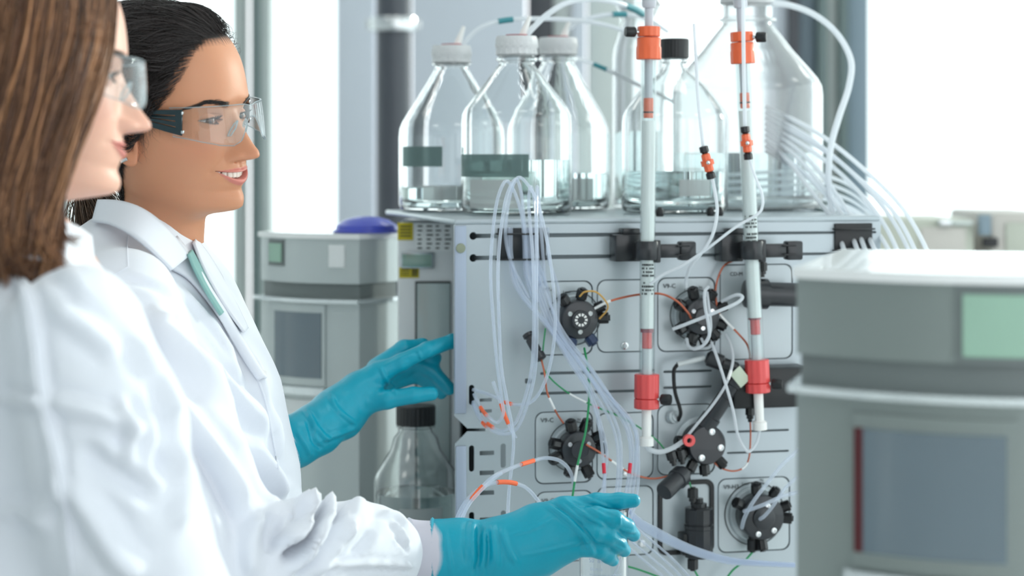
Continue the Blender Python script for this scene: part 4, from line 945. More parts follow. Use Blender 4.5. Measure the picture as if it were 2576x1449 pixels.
def head_arrays(skin, hairc, op=1.0, res=1.0):
    ns = len(HEAD_S); A = np.array(HEAD_S, float)
    key = np.arange(ns)
    # rows by front height: invert to slice parameter
    zf = dens(-225, 116, 5.0 * res, [(-84, -46, .62 * res), (-14, 14, .62 * res), (-46, 16, 1.2 * res), (-112, 60, 2.2 * res)])[::-1]
    t = np.interp(-zf, -A[:, 0], key); t[0] = 0
    C = [pchip(t, key, A[:, i]) for i in range(6)]
    th = dens(0, math.pi, .085 * res, [(0, .62, .0085 * res), (.62, 1.0, .02 * res), (1.0, 1.7, .04 * res)])
    th = np.concatenate([-th[::-1][:-1], th[:-1]]); 
    T = th[None, :]; Zf, Zb, f, b, w, n = [c[:, None] for c in C]
    ct, st = np.cos(T), np.sin(T); e = 2 / np.where(ct > 0, n, 2.1)
    x = np.where(ct > 0, f, b) * np.sign(ct) * np.abs(ct) ** e; y = w * np.sign(st) * np.abs(st) ** e
    fr = (x + b) / (f + b); z = Zb + (Zf - Zb) * fr
    ay = np.abs(y); front = sstep(x, 15, 45)
    # broad forms
    dx = np.zeros_like(x); dy = np.zeros_like(x)
    dx += -5.5 * gau(ay, z, 30, 1, 17, 11) * front            # eye sockets
    dx += 1.8 * gau(ay, z, 27, 20, 16, 6)                     # brow
    dx += -1.5 * gau(ay, z, 0, 10, 9, 8)
    dx += 3.6 * gau(ay, z, 39, -32, 14, 13) * op              # smiling cheeks
    dy += 2.0 * gau(x, z, 45, -22, 22, 14) * np.sign(y)       # cheek bones
    dx += 2.0 * gau(ay, z, 0, -95, 16, 9)                     # chin
    dx += -1.6 * gau(ay, z, 12, -82, 10, 4)
    # nasolabial fold
    for k in range(9):
        q = k / 8.; cy_, cz_ = 18 + 17 * q, -38 - 24 * q - 0 * q; dx += -.95 * gau(ay, z, cy_ + 2.2 * math.sin(q * 3.1), cz_, 3.2, 4.2) * op
    # nose
    zk = [-54, -50.5, -49, -47.5, -46, -44, -41, -37, -32, -24, -16, -8, 0, 7, 14]; hk = [0, .8, 3.5, 11, 20.0, 25.2, 27.2, 26.8, 23.6, 18.4, 13.6, 8.8, 4.8, 2.0, 0]
    hN = pchip(np.clip(z, -54, 14), zk, hk); sN = np.interp(z, [-54, -46, -38, -30, -20, -10, 0, 12], [15, 17.0, 16.4, 13.8, 11.6, 10, 9, 9])
    prof = np.exp(-(1.36 * ay / sN) ** 2.5)
    dx += hN * prof * front
    dx += 8.2 * gau(ay, z, 15.4, -41.5, 5.0, 5.6) * front     # wings
    dx += -3.0 * gau(ay, z, 20.6, -42, 2.2, 6.5) * front
    dx += -5.0 * gau(ay, z, 7.5, -48.3, 3.6, 1.6) * front     # nostrils
    dx += -1.5 * gau(ay, z, 0, -52, 3.0, 4)                   # philtrum
    # lips
    zt, zu, zl, zb, u = mouth_lines(y, op)
    inm = (ay < 29.0); cen = 1 - u ** 2.2
    up = np.clip((z - zu) / np.maximum(zt - zu, .3), -.3, 2.2); lo = np.clip((zl - z) / np.maximum(zl - zb, .3), -.3, 2.2)
    bu = np.where(up < 1, np.exp(-((up - .3) / .52) ** 2), np.exp(-((up - .3) / .75) ** 2)); bl = np.exp(-((lo - .42) / .55) ** 2)
    dx += np.where(inm & (z >= zu), 2.6 * bu * cen ** .6, 0) * front + np.where(inm & (z <= zl), 4.2 * bl * cen ** .6, 0) * front
    gap = np.minimum(zu - z, z - zl); gp = sstep(gap, -.15, .75) * inm * front * (x > 40)
    dx += -13.0 * gp
    dx += -2.2 * gau(ay, z, 31.5, -58.5, 3.2, 3.4) * op * front  # corner dimple
    X_ = x + dx; Y_ = y + dy
    # eyelids wrap the eyeballs
    ex, ey, ez, er = EYE; ddy = ay - ey; ddz = z - ez; rr = ddy ** 2 + ddz ** 2
    sph = ex + np.sqrt(np.maximum((er + 1.5) ** 2 - rr, 0)); lidm = sstep(np.sqrt((ddy / 17.5) ** 2 + (ddz / 11.5) ** 2), 1.05, .72) * front
    X_ = np.where(lidm > 0, X_ * (1 - lidm) + np.maximum(X_, sph) * lidm, X_)
    uu = np.clip(np.abs(ddy + .0) / 14.0, 0, 1); lu = 2.7 * (1 - uu ** 2.1) + .6 * ddy / 14; ll = -3.2 * (1 - uu ** 2.3) + .6 * ddy / 14
    inside = sstep(np.minimum(lu - ddz, ddz - ll), -.15, .55) * (uu < 1) * front
    X_ = X_ - inside * (X_ - (ex + np.sqrt(np.maximum((er - 1.2) ** 2 - rr, 0))))
    # crease above the upper lid
    X_ += -1.1 * np.exp(-((ddz - lu - 4.2) / 1.1) ** 2) * (np.abs(ddy) < 16) * np.clip(1 - uu ** 4, 0, 1) * front
    # colour
    col = np.empty(x.shape + (3,)); col[:] = skin
    blush = (gau(ay, z, 42, -30, 18, 16) * .5 + gau(ay, z, 0, -40, 14, 9) * .45)[..., None] * front[..., None]
    col = col * (1 - blush * np.array([.02, .16, .14]))
    lipm = (inm & (((z >= zu - .5) & (z <= zt)) | ((z <= zl + .5) & (z >= zb)))) * front * (x > 40)
    col = col * (1 - .85 * lipm[..., None]) + .85 * lipm[..., None] * lin(206, 124, 116)
    col = col * (1 - gp[..., None]) + gp[..., None] * lin(110, 40, 42)
    lashm = sstep(np.minimum(np.abs(ddz - lu), 9), 1.0, .1) * (uu < .98) * front * (x > 30)
    col = col * (1 - .8 * lashm[..., None]) + .8 * lashm[..., None] * lin(50, 34, 30)
    az = np.degrees(np.arctan2(ay, x)); hl = np.interp(az, *HAIRLINE)
    hm = sstep(z + 1.6 * np.sin(az * 1.7) + 1.2 * np.sin(y * 1.3), hl - 2, hl + 5) * (z > -90)
    col = col * (1 - hm[..., None]) + hm[..., None] * hairc
    m, k = X_.shape; vid = np.arange(m * k).reshape(m, k)
    q = np.stack([vid[:-1], np.roll(vid, -1, 1)[:-1], np.roll(vid, -1, 1)[1:], vid[1:]], -1).reshape(-1, 4)[:, ::-1]
    return np.stack([X_, Y_, z], -1).reshape(-1, 3), q, col.reshape(-1, 3)
def ear_arrays(side, skin):
    def f(X, Y, Z):
        zz = Z + 14; xx = X + 14
        tilt = xx + .22 * zz
        r = np.sqrt((tilt / 17.) ** 2 + (zz / 31.) ** 2)
        wd = 3.2 + 0 * r; out = 6.5 + 9 * sstep(-tilt, -14, 16)             # stands off towards the back
        yy = np.abs(Y - (64 + out))
        plate = np.maximum((r - .98) * 15, yy - 2.0)
        helix = np.sqrt(((r - .9) * 15) ** 2 + (Y - (66.5 + out)) ** 2) - 2.7
        anti = np.sqrt(((np.sqrt((tilt / 9.5) ** 2 + ((zz - 2) / 18.) ** 2) - 1) * 10) ** 2 + (Y - (66 + out)) ** 2) - 2.0
        lobe = np.sqrt(((tilt - 3) / 8.5) ** 2 + ((zz + 27) / 9.5) ** 2 + ((Y - (66.5 + out)) / 4.4) ** 2) * 6 - 6
        trag = np.sqrt(((tilt - 10) / 4) ** 2 + ((zz + 3) / 7) ** 2 + ((Y - 72) / 4) ** 2) * 4 - 4
        base = np.sqrt(((tilt - 6) / 11) ** 2 + ((zz) / 26) ** 2 + ((Y - 66) / 6) ** 2) * 6 - 6
        d = smin(plate, helix, 1.5); d = smin(d, np.where(zz > -16, anti, 9.), 1.5); d = smin(d, lobe, 3.); d = smin(d, trag, 1.5); return smin(d, base, 3.)
    v, q = snet(f, (-40, 56, -56), (12, 90, 26), 1.1)
    v[:, 0] = -9 + (v[:, 0] + 14) * .92; v[:, 2] = -18 + (v[:, 2] + 14) * .86; v[:, 1] = 62 + (v[:, 1] - 62) * .8
    if side < 0: v[:, 1] *= -1; q = q[:, ::-1]
    return v, q, np.tile(skin * np.array([1., .93, .92]), (len(v), 1))
def join_arrays(*parts):
    vs, fs, cs = [], [], []; o = 0
    for v, f, c in parts: vs.append(v); fs.append(f + o); cs.append(c); o += len(v)
    return np.concatenate(vs), np.concatenate(fs), np.concatenate(cs)
def strands_mesh(name, paths, widths, cols, sides=3):
    """many tapered hairs in one mesh; paths (N,K,3)"""
    Pn = np.asarray(paths, float); N, K, _ = Pn.shape
    T = np.gradient(Pn, axis=1); T /= np.linalg.norm(T, axis=2, keepdims=True) + 1e-9
    ref = np.array([.31, .52, .79]); A = np.cross(T, ref); A /= np.linalg.norm(A, axis=2, keepdims=True) + 1e-9; B = np.cross(T, A)
    tt = np.linspace(0, 1, K); tap = np.clip(np.minimum(1, .35 + tt * 6) * np.minimum(1, (1 - tt) * 5 + .08), .05, 1)
    R = np.asarray(widths)[:, None] * tap[None]
    V = np.stack([Pn + (A * math.cos(2 * math.pi * k / sides) + B * math.sin(2 * math.pi * k / sides)) * R[..., None] for k in range(sides)], 2)
    vid = np.arange(N * K * sides).reshape(N, K, sides); nx = np.roll(vid, -1, 2)
    q = np.stack([vid[:, :-1], nx[:, :-1], nx[:, 1:], vid[:, 1:]], -1).reshape(-1, 4)
    me = np_mesh(name, V.reshape(-1, 3), q); c = np.repeat(np.asarray(cols), K * sides, 0); set_tint(me, c); return me
from mathutils.bvhtree import BVHTree
M_skin = mat('skin', (214, 160, 130), .48, sss=.18, attr='tint', bump=.06, bscale=700, vary=.03, vscale=30)
M_hair = mat('hair', (50, 40, 36), .34, attr='tint', spec=.6, coat=.1)
M_coat = mat('lab_coat_cotton', (226, 230, 238), .85, sheen=.15, bump=.10, bscale=1500, vary=.012, vscale=5)
M_knit = mat('knit_cuff', (238, 238, 246), .9)
M_glove = mat('nitrile_glove', (0, 156, 182), .36, vary=.04, vscale=18, bump=.12, bscale=260)
M_lens = thin_glass('safety_lens', (249, 251, 252), .01, 1.25)
M_eye = mat('eyeball', (235, 230, 225), .12, attr='tint', coat=.25, spec=.35)
M_tooth = mat('tooth_enamel', (240, 234, 222), .2, coat=.4)
M_temple = mat('temple_dark_teal', (28, 48, 54), .35)
MMM = Matrix.Scale(.001, 4)
def head_matrix(o, yaw, pitch, roll):
    return Matrix.Translation(o) @ Matrix.Rotation(math.radians(yaw), 4, 'Z') @ Matrix.Rotation(math.radians(pitch), 4, 'Y') @ Matrix.Rotation(math.radians(roll), 4, 'X') @ MMM
def put(me, Mh, parent):
    me.transform(chain(parent).inverted() @ Mh); return me
def eyeball(side, Mh, parent, gaze):
    n, m = 48, 40; g = Vector(gaze).normalized(); q = Vector((0, 0, 1)).rotation_difference(g); vs = []; cs = []
    for i in range(m + 1):
        ph = math.pi * (i / m) ** 1.5
        for k in range(n):
            a = 2 * math.pi * k / n; r = 12.0; bulge = .7 * math.exp(-(ph / .42) ** 4)
            vs.append(q @ Vector(((r + bulge) * math.sin(ph) * math.cos(a), (r + bulge) * math.sin(ph) * math.sin(a), (r + bulge) * math.cos(ph))) + Vector((EYE[0], EYE[1] * side, EYE[2])))
            rad = r * math.sin(ph) if ph < 1.5 else 99
            c = lin(12, 10, 10) if rad < 2.1 else (lin(92, 58, 38) * (1 - .35 * ((k * 7) % 5) / 5) if rad < 5.2 else (lin(50, 32, 26) if rad < 5.9 else lin(226, 220, 214)))
            cs.append(c)
    fs = [[i * n + k, i * n + (k + 1) % n, (i + 1) * n + (k + 1) % n, (i + 1) * n + k] for i in range(m) for k in range(n)]
    me = np_mesh('eyeball', np.array([tuple(v) for v in vs]), np.array(fs)); set_tint(me, np.array(cs)); put(me, Mh, parent); return link_mesh('eyeball', me, M_eye, parent)
def base_x(y, z):                                  # face surface near the mouth, before features
    A = np.array(HEAD_S); f, w, n = (np.interp(-z, -A[:, 0], A[:, i]) for i in (2, 4, 5)); return f * (1 - (abs(y) / w) ** n) ** (1 / n)
def teeth(Mh, parent):
    y = -27.5
    for w in (6.0, 6.6, 7.2, 6.8, 8.4, 8.4, 6.8, 7.2, 6.6, 6.0):
        yc = y + w / 2; y += w; e = .5 if w > 8 else 0
        x = base_x(yc, -62) - 4.6; dy = 1.5; sl = (base_x(yc + dy, -62) - base_x(yc - dy, -62)) / (2 * dy)
        b = MB().box((-3, -w / 2 + .15, -68.0 - e + .06 * abs(yc) ** 1.1), (0, w / 2 - .15, -56), 1.3, 3); me = b.mesh('tooth', 60)
        me.transform(Matrix.Translation((x, yc, 0)) @ Matrix.Rotation(-math.atan(sl), 4, 'Z')); put(me, Mh, parent); link_mesh('tooth', me, M_tooth, parent)
def brows_lashes(Mh, parent, col, bvh):
    r = np.random.RandomState(5); paths = []; wd = []
    for s in (-1, 1):
        for k in range(230):
            t = r.uniform(0, 1); y = 14 + 38 * t; z = 15 + 7 * math.sin(min(t / .7, 1) * 1.5) - 7 * max(0, t - .65) / .35 * .8 + r.normal(0, 1.6 * (1 - .6 * t))
            pts = []
            for j in range(6):
                u = j / 5; yy = y + u * 7.5; zz = z + u * (2.2 - 4.4 * t)
                h = bvh.ray_cast(Vector((200, s * yy, zz)), Vector((-1, 0, 0)))[0]; pts.append((h.x + .4 + .5 * math.sin(u * 3), s * yy, zz))
            paths.append(pts); wd.append(.22)
    me = strands_mesh('eyebrows', paths, wd, np.tile(col, (len(paths), 1))); put(me, Mh, parent); tag(link_mesh('eyebrows', me, M_hair, parent), kind='stuff')
    paths = []; wd = []
    ex, ey, ez, er = EYE
    for s in (-1, 1):
        for up in (1, -1):
            for k in range(46 if up > 0 else 30):
                t = -1 + 2 * (k + .5) / (46 if up > 0 else 30); dy = 13.2 * t; u = abs(t)
                dz = (2.7 * (1 - u ** 2.1) if up > 0 else -3.2 * (1 - u ** 2.3)) + .6 * t; L = (8.0 if up > 0 else 4.5) * r.uniform(.75, 1.1)
                x = ex + math.sqrt(max((er + 1.4) ** 2 - dy * dy - dz * dz, 0)); pts = []
                for j in range(7):
                    v = j / 6; pts.append((x + L * v * .92, s * (ey + dy + L * v * t * .55), ez + dz + up * (-.6 * L * v * .5 + L * .75 * v * v)))
                paths.append(pts); wd.append(.2)
    me = strands_mesh('eyelashes', paths, wd, np.tile(lin(20, 16, 15), (len(paths), 1))); put(me, Mh, parent); tag(link_mesh('eyelashes', me, M_hair, parent), kind='stuff')
def surf_r(bvh, d, C=Vector((0, 0, 15))):
    h = bvh.ray_cast(C, d); return (h[0] - C).length if h[0] else 90.
def bvh_of(v, f): return BVHTree.FromPolygons([tuple(p) for p in v], [tuple(q) for q in f])
def clothes_lower(p, cx, cy, yaw, hip, colr):
    """trousers and shoes under the coat"""
    c, s = math.cos(yaw), math.sin(yaw); W_ = lambda fx, ly, z: np.array([cx + c * fx - s * ly, cy + s * fx + c * ly, z])
    def f(X, Y, Z):
        d = loftsdf(X, Y, Z, [(hip - .12, cx, cy, .10, .15, yaw), (hip, cx, cy, .105, .16, yaw), (hip + .12, cx, cy, .095, .14, yaw)])
        for sd in (-1, 1): d = smin(d, chainsdf(X, Y, Z, [(W_(0, .085 * sd, hip - .06), .085), (W_(.01, .095 * sd, .5), .062), (W_(-.01, .10 * sd, .09), .058)], .02), .03)
        return d
    v, q = snet(f, (cx - .3, cy - .3, .02), (cx + .3, cy + .3, hip + .16), .012); o = buildw_np('trousers', v, q, mat('trousers_' + colr, (52, 58, 72), .8, bump=.1, bscale=400), p)
    for sd in (-1, 1):
        a = W_(-.06, .10 * sd, 0); 
        def g(X, Y, Z): return np.maximum(smin(chainsdf(X, Y, Z, [(W_(-.055, .1 * sd, .035), .036), (W_(.09, .1 * sd, .025), .034), (W_(.15, .105 * sd, .018), .026)], .02), caps(X, Y, Z, W_(-.03, .1 * sd, .05), W_(-.02, .1 * sd, .10), .036, .034), .02), -Z + .0005)
        m0 = np.minimum(W_(-.15, .1 * sd, 0), W_(.25, .1 * sd, 0)) - .1; m1 = np.maximum(W_(-.15, .1 * sd, 0), W_(.25, .1 * sd, 0)) + .1
        v, q = snet(g, (m0[0], m0[1], -.012), (m1[0], m1[1], .16), .007); buildw_np('shoe', v, q, mat('shoe_white', (214, 214, 210), .5), p)
def buildw_np(name, v, q, m, parent):
    me = np_mesh(name, v, q); me.transform(chain(parent).inverted()); return link_mesh(name, me, m, parent)
def world_mesh_part(name, me, m, parent):
    me.transform(chain(parent).inverted()); return link_mesh(name, me, m, parent)
def body_arrays(skin, pts_torso, arms, legs):
    def f(X, Y, Z):
        d = chainsdf(X, Y, Z, pts_torso, .05)
        for a in arms + legs: d = smin(d, chainsdf(X, Y, Z, a, .02), .04)
        return d
    al = [p for ch in [pts_torso] + arms + legs for p, r in ch]; lo = np.min([np.array(p) for p in al], 0) - .16; hi = np.max([np.array(p) for p in al], 0) + .16
    v, q = snet(f, lo, hi, .014); return v, q, np.tile(skin, (len(v), 1))
def cast(bvh, px, py, dflt, lift):
    if bvh is None: return P(px, py, dflt)
    o = Vector((0, 0, HC)); d = Vector(((px - 1288) / F, 1, -(py - HY) / F)).normalized(); h = bvh.ray_cast(o, d)
    if h[0] is None or (dflt is not None and abs(h[0].y - dflt) > .12): return P(px, py, dflt)
    return h[0] + h[1] * lift
def ribbon(name, A, B, bvh, m, parent, th=.003, bulge=.006, nl=26, nw=9, lift=.002):
    """cloth band between two edges; points are (px, py, depth fallback)"""
    def edge(E):
        s = spline([Vector(e) for e in E], 8); k = len(s) - 1; return [s[0].lerp(s[0], 0) if k == 0 else s[int(i * k / nl)].lerp(s[min(int(i * k / nl) + 1, k)], i * k / nl - int(i * k / nl)) for i in range(nl + 1)]
    a, b = edge(A), edge(B); V = np.zeros((2, nl + 1, nw + 1, 3))
    for i in range(nl + 1):
        for j in range(nw + 1):
            q = a[i].lerp(b[i], j / nw); p = cast(bvh, q.x, q.y, q.z, lift + bulge * math.sin(math.pi * j / nw)); V[1, i, j] = p
    g = V[1].copy()
    for _ in range(4): g[1:-1] = .5 * g[1:-1] + .25 * (g[:-2] + g[2:])
    for _ in range(2): g[:, 1:-1] = .5 * g[:, 1:-1] + .25 * (g[:, :-2] + g[:, 2:])
    du = np.gradient(g, axis=0); dv = np.gradient(g, axis=1); N = np.cross(du, dv); N /= np.linalg.norm(N, axis=2, keepdims=True) + 1e-9
    if (N[..., 1]).mean() > 0: N = -N
    V[0] = g + N * th; V[1] = g; L, W_ = nl + 1, nw + 1; ix = np.arange(2 * L * W_).reshape(2, L, W_); fs = []
    for l, rev in ((0, 0), (1, 1)):
        q = np.stack([ix[l, :-1, :-1], ix[l, 1:, :-1], ix[l, 1:, 1:], ix[l, :-1, 1:]], -1).reshape(-1, 4); fs.append(q[:, ::-1] if rev else q)
    for sl in ((slice(None), 0), (slice(None), -1)):
        e0, e1 = ix[0][sl], ix[1][sl]; fs.append(np.stack([e0[:-1], e0[1:], e1[1:], e1[:-1]], -1))
    for sl in ((0, slice(None)), (-1, slice(None))):
        e0, e1 = ix[0][sl], ix[1][sl]; fs.append(np.stack([e0[:-1], e0[1:], e1[1:], e1[:-1]], -1))
    me = np_mesh(name, V.reshape(-1, 3), np.concatenate(fs)); bm = bmesh.new(); bm.from_mesh(me); bmesh.ops.recalc_face_normals(bm, faces=bm.faces[:]); bm.to_mesh(me); bm.free()
    return world_mesh_part(name, me, m, parent)
def seam(name, pts, bvh, m, parent, r=.0007, lift=.0004):
    s = spline([Vector(p) for p in pts], 8); w = [cast(bvh, q.x, q.y, q.z, lift) for q in s]
    me = MB().tube(w, r, 6).mesh(name); return world_mesh_part(name, me, m, parent)
def me_bvh(me):
    v = vco(me); f = [tuple(p.vertices) for p in me.polygons]; return BVHTree.FromPolygons([tuple(q) for q in v], f)

# ---------------------------------------------------------------- safety glasses
def glasses(label, Mh, group=None, words=None):
    base = Mh @ Vector((100, 0, 0)); t = thing('safety_glasses', label, 'glasses', base, group=group); A_, B_, N_ = 114., 73., 2.5
    nu, nv = 90, 16; th = 2.0; V = np.zeros((2, nu + 1, nv + 1, 3))
    for i in range(nu + 1):
        y = -68.5 + 137 * i / nu; ay = abs(y); top = 17.5 - 2.5 * math.exp(-(y / 9) ** 2) - .0006 * max(ay - 40, 0) ** 2
        bot = np.interp(ay, [0, 6, 11, 16, 22, 32, 45, 58, 69], [3, 1, -4, -14, -23, -27.5, -26, -21, -14.5])
        for j in range(nv + 1):
            z = bot + (top - bot) * j / nv; c = A_ * (1 - (ay / B_) ** N_) ** (1 / N_) + 1.5 * math.cos(z / 22.) - .10 * (z - 0)
            for l in (0, 1): V[l, i, j] = (c - th * l, y * (1 - .02 * l), z)
    ix = np.arange(2 * (nu + 1) * (nv + 1)).reshape(2, nu + 1, nv + 1); fs = []
    for l in (0, 1):
        q = np.stack([ix[l, :-1, :-1], ix[l, 1:, :-1], ix[l, 1:, 1:], ix[l, :-1, 1:]], -1).reshape(-1, 4); fs.append(q if l == 0 else q[:, ::-1])
    for sl in ((slice(None), 0), (slice(None), -1), (0, slice(None)), (-1, slice(None))):
        e0, e1 = ix[0][sl], ix[1][sl]; fs.append(np.stack([e0[:-1], e1[:-1], e1[1:], e0[1:]], -1))
    me = np_mesh('lens', V.reshape(-1, 3), np.concatenate(fs)); lens = link_mesh('lens', put(me, Mh, t), M_lens, t)
    # bright rolled rims of the lens
    for jj in (0, -1):
        me = MB().tube([V[0, i, jj] - np.array([1, 0, 0]) for i in range(0, nu + 1)], .55, 6).mesh('lens_rim'); link_mesh('lens_rim', put(me, Mh, t), MATS.get('lens_rim') or thin_glass('lens_rim', (225, 238, 242), .05, 1.6, (220, 234, 240), .35), lens)
    for s in (-1, 1):
        lp = [[(68, 15), (66, -13), (46, -8.5), (20, -1), (-10, 5), (-28, 2), (-30, 8), (-10, 11), (20, 12.8), (46, 14.5)]] + [[(60, z0 + 1.1), (60, z0 - 1.1), (24, z1 - .8), (24, z1 + .8)] for z0, z1 in ((8.6, 10.0), (2.4, 6.6), (-4.2, 3.2))]
        me = plate_mesh('temple', lp, 2.6, .4); v = vco(me)
        v[:, 1] += 67.0 + 7.0 * sstep(68 - v[:, 0], 0, 60); v[:, 1] *= s; setco(me, v); me.update()
        if s < 0: me.flip_normals()
        tp = link_mesh('temple', put(me, Mh, t), M_temple, t)
        for z in (11.5, -9.5):
            b = MB().box((64, s * 68 - 1.6, z - 1.8), (69, s * 68 + 1.6, z + 1.8), .5); me = b.mesh('hinge_clip'); link_mesh('hinge_clip', put(me, Mh, t), M_steel, tp)
        me = MB().tube([(101, s * 8.5, -2), (97, s * 10, -6), (93, s * 13.5, -14), (92, s * 16, -19), (95, s * 14.6, -18.5), (100, s * 11.5, -10), (101, s * 8.5, -2)], 1.1, 8).mesh('nose_pad'); link_mesh('nose_pad', put(me, Mh, t), MATS['lens_rim'], t)
    if words:
        me = text_mesh(words, 4.6, .12); v = vco(me); x, z = v[:, 0].copy(), v[:, 2].copy()
        ay = np.clip(66.6 - z * .55 + .8, 0, 70); v = np.stack([A_ * np.maximum(1 - (ay / B_) ** N_, .01) ** (1 / N_) + .9, -ay - .4, 12 - x], 1); setco(me, v); link_mesh('lettering', put(me, Mh, t), M_print, lens)
    return t
# ================================================================ smiling woman in focus
SKIN2 = lin(206, 146, 112); HAIR2 = lin(34, 29, 28)
p2 = thing('person', 'smiling person with dark tied-back hair in a white coat and teal gloves', 'person', (P(470, 900, 2.3).x, 2.30, 0))
O2 = P(420, 291, 2.28); MH2 = head_matrix(O2, -25, 2, 7)
hv, hq, hc = head_arrays(SKIN2, HAIR2); b2 = bvh_of(hv, hq)
ev = [ear_arrays(s, SKIN2) for s in (-1, 1)]
R2 = np.array(MH2)[:3, :3]; T2 = np.array(MH2)[:3, 3]; Ri = np.linalg.inv(R2)
cx2, cy2, yw2 = P(500, 1300, 2.3).x, 2.30, math.radians(-18)
SH_N, EL_N, WR_N = P(305, 775, 2.15), P(605, 1425, 2.10), P(1090, 1392, 2.26)
SH_F, EL_F, WR_F = P(420, 760, 2.47), P(480, 1230, 2.52), P(725, 1108, 2.58)
bv, bq, bc = body_arrays(SKIN2, [(P(385, 600, 2.3), .042), (P(335, 740, 2.3), .07), (P(405, 1000, 2.3), .085), (P(465, 1400, 2.3), .09), (P(480, 1560, 2.3), .10)], [[(SH_N, .045), (EL_N, .036), (WR_N, .026)], [(SH_F, .045), (EL_F, .036), (WR_F, .026)]],
                        [[(Vector((cx2 - .02, cy2 - s * .07, .95)), .062), (Vector((cx2 + .03, cy2 - s * .095, .5)), .05), (Vector((cx2, cy2 - s * .1, .09)), .035)] for s in (-1, 1)])
bv = (bv - T2) @ Ri.T
v, q, c = join_arrays((hv, hq, hc), *ev, (bv, bq, bc)); me = np_mesh('body', v, q); set_tint(me, c); link_mesh('body', put(me, MH2, p2), M_skin, p2)
for s in (-1, 1): eyeball(s, MH2, p2, (1, -.34, -.16))
teeth(MH2, p2); brows_lashes(MH2, p2, lin(30, 22, 20), b2)
# earring
me = MB().box((-4.8, -1, -1.9), (4.8, 1, 1.9), .5).mesh('earring'); me.transform(Matrix.Translation((-5, -78, -42)) @ Matrix.Rotation(math.radians(-22), 4, 'Y')); link_mesh('earring', put(me, MH2, p2), M_steel, p2)
# hair swept back into a low tail
rs = np.random.RandomState(3); C0 = Vector((0, 0, 15)); paths = []; wd = []; cl = []
tie = (Vector((-100, 0, -52)) - C0).normalized(); K = 34
def swept(az, z0, lift, wav, kk=K, jit=1.0, tmax=1.0):
    a = math.radians(abs(az)); s = 1 if az > 0 else -1
    rxy = math.sqrt(max(1 - ((z0 - 15) / 103.) ** 2, .0009)); d0 = Vector((96 * rxy * math.cos(a), s * 72 * rxy * math.sin(a), z0 - 15)).normalized()
    om = d0.angle(tie); rc = np.random.RandomState(int(abs(az) / 14) * 40 + int((z0 + 100) / 22) + (500 if az > 0 else 0)); ph = rc.uniform(0, 6.28) + rs.normal(0, .22); fq = rc.uniform(2.6, 4.4); lat = d0.cross(tie).normalized(); out = []
    tg = (tie + Vector((0, rs.normal(0, .05), rs.normal(0, .05)))).normalized()
    for i in range(kk):
        t = tmax * i / (kk - 1); te = t; d = ((math.sin((1 - te) * om) * d0 + math.sin(te * om) * tg) / math.sin(om)).normalized()
        d = (d + Vector((0, 0, .10 * math.sin(math.pi * te) * (1 if abs(az) > 40 else .2))) + lat * (math.sin(ph + fq * 6.28 * te) * wav * min(1, te * 5))).normalized()
        r = surf_r(b2, d) + 1.0 + 4.5 * max(d.z, 0) ** 2 * min(1, te * 6) + lift * (math.sin(math.pi * min(te * .5 + .02, .5)) ** .6) + 3.2 * math.sin(ph * 2 + fq * 6.28 * te) * min(1, te * 4)
        out.append(tuple(C0 + d * r))
    return out
hlx, hly = HAIRLINE
for k in range(3900):
    az = rs.uniform(-180, 20) if k % 7 else rs.uniform(0, 180); hl = np.interp(abs(az), hlx, hly)
    if k < 1500: z0 = hl + abs(rs.normal(0, 5)) - 1
    else: z0 = rs.uniform(hl, 110)
    if z0 > 112: z0 = 112
    cid = int((az + 180) / 7); cph = math.sin(cid * 12.9) * .5
    w_ = (.050 + .020 * rs.rand()) * (.6 if z0 > 85 else 1); paths.append(swept(az, z0, rs.uniform(3, 19), w_)); wd.append(rs.uniform(.2, .42)); cl.append(HAIR2 * rs.uniform(.5, 3.2) * np.array([1, 1.02, 1.06]))
me = strands_mesh('hair', paths, wd, cl); link_mesh('hair', put(me, MH2, p2), M_hair, p2)['kind'] = 'stuff'
paths = []; wd = []; cl = []
for k in range(1000):
    a, r = rs.uniform(0, 6.28), 19 * math.sqrt(rs.rand()); o1 = np.array([-100, 0, -52]) + np.array([0, r * math.cos(a), r * math.sin(a)]); sp = rs.normal(0, 1, 2)
    cp = [o1 + [16, 0, 4], o1, o1 + [-14, 6 * sp[0], -30], o1 + [-2 + 9 * sp[1], 19 * sp[0], -72], o1 + [14 + 12 * sp[1], 24 * sp[0], -112], o1 + [28 + 13 * sp[1], 24 * sp[0], -150 + rs.uniform(-14, 14)]]
    s = spline([Vector(x) for x in cp], 5); paths.append([tuple(x) for x in s]); wd.append(rs.uniform(.3, .55)); cl.append(lin(92, 70, 54) * rs.uniform(.5, 1.7))
me = strands_mesh('hair_tail', paths, wd, cl); link_mesh('hair_tail', put(me, MH2, p2), M_hair, p2)['kind'] = 'stuff'
paths = []; wd = []; cl = []
for k in range(90):
    az = -rs.uniform(66, 96); hl = np.interp(abs(az), hlx, hly); z0 = hl + rs.uniform(-4, 6); a = math.radians(az)
    h = b2.ray_cast(C0, (Vector((96 * math.cos(a), 72 * math.sin(a), z0 - 15))).normalized())[0]; dn = rs.uniform(8, 30)
    cp = [h, h + Vector((1, -3, -dn * .3)), h + Vector((rs.uniform(-3, 6), -3.5, -dn * .7)), h + Vector((rs.uniform(-4, 10), rs.uniform(-4, -1.5), -dn))]
    paths.append([tuple(x) for x in spline(cp, 4)]); wd.append(.09); cl.append(HAIR2 * rs.uniform(1.2, 3))
for k in range(160):
    paths.append(swept(rs.uniform(-180, 180), rs.uniform(70, 112), rs.uniform(14, 23), .05, 13, tmax=rs.uniform(.3, .9))); wd.append(.14); cl.append(HAIR2 * 1.6)
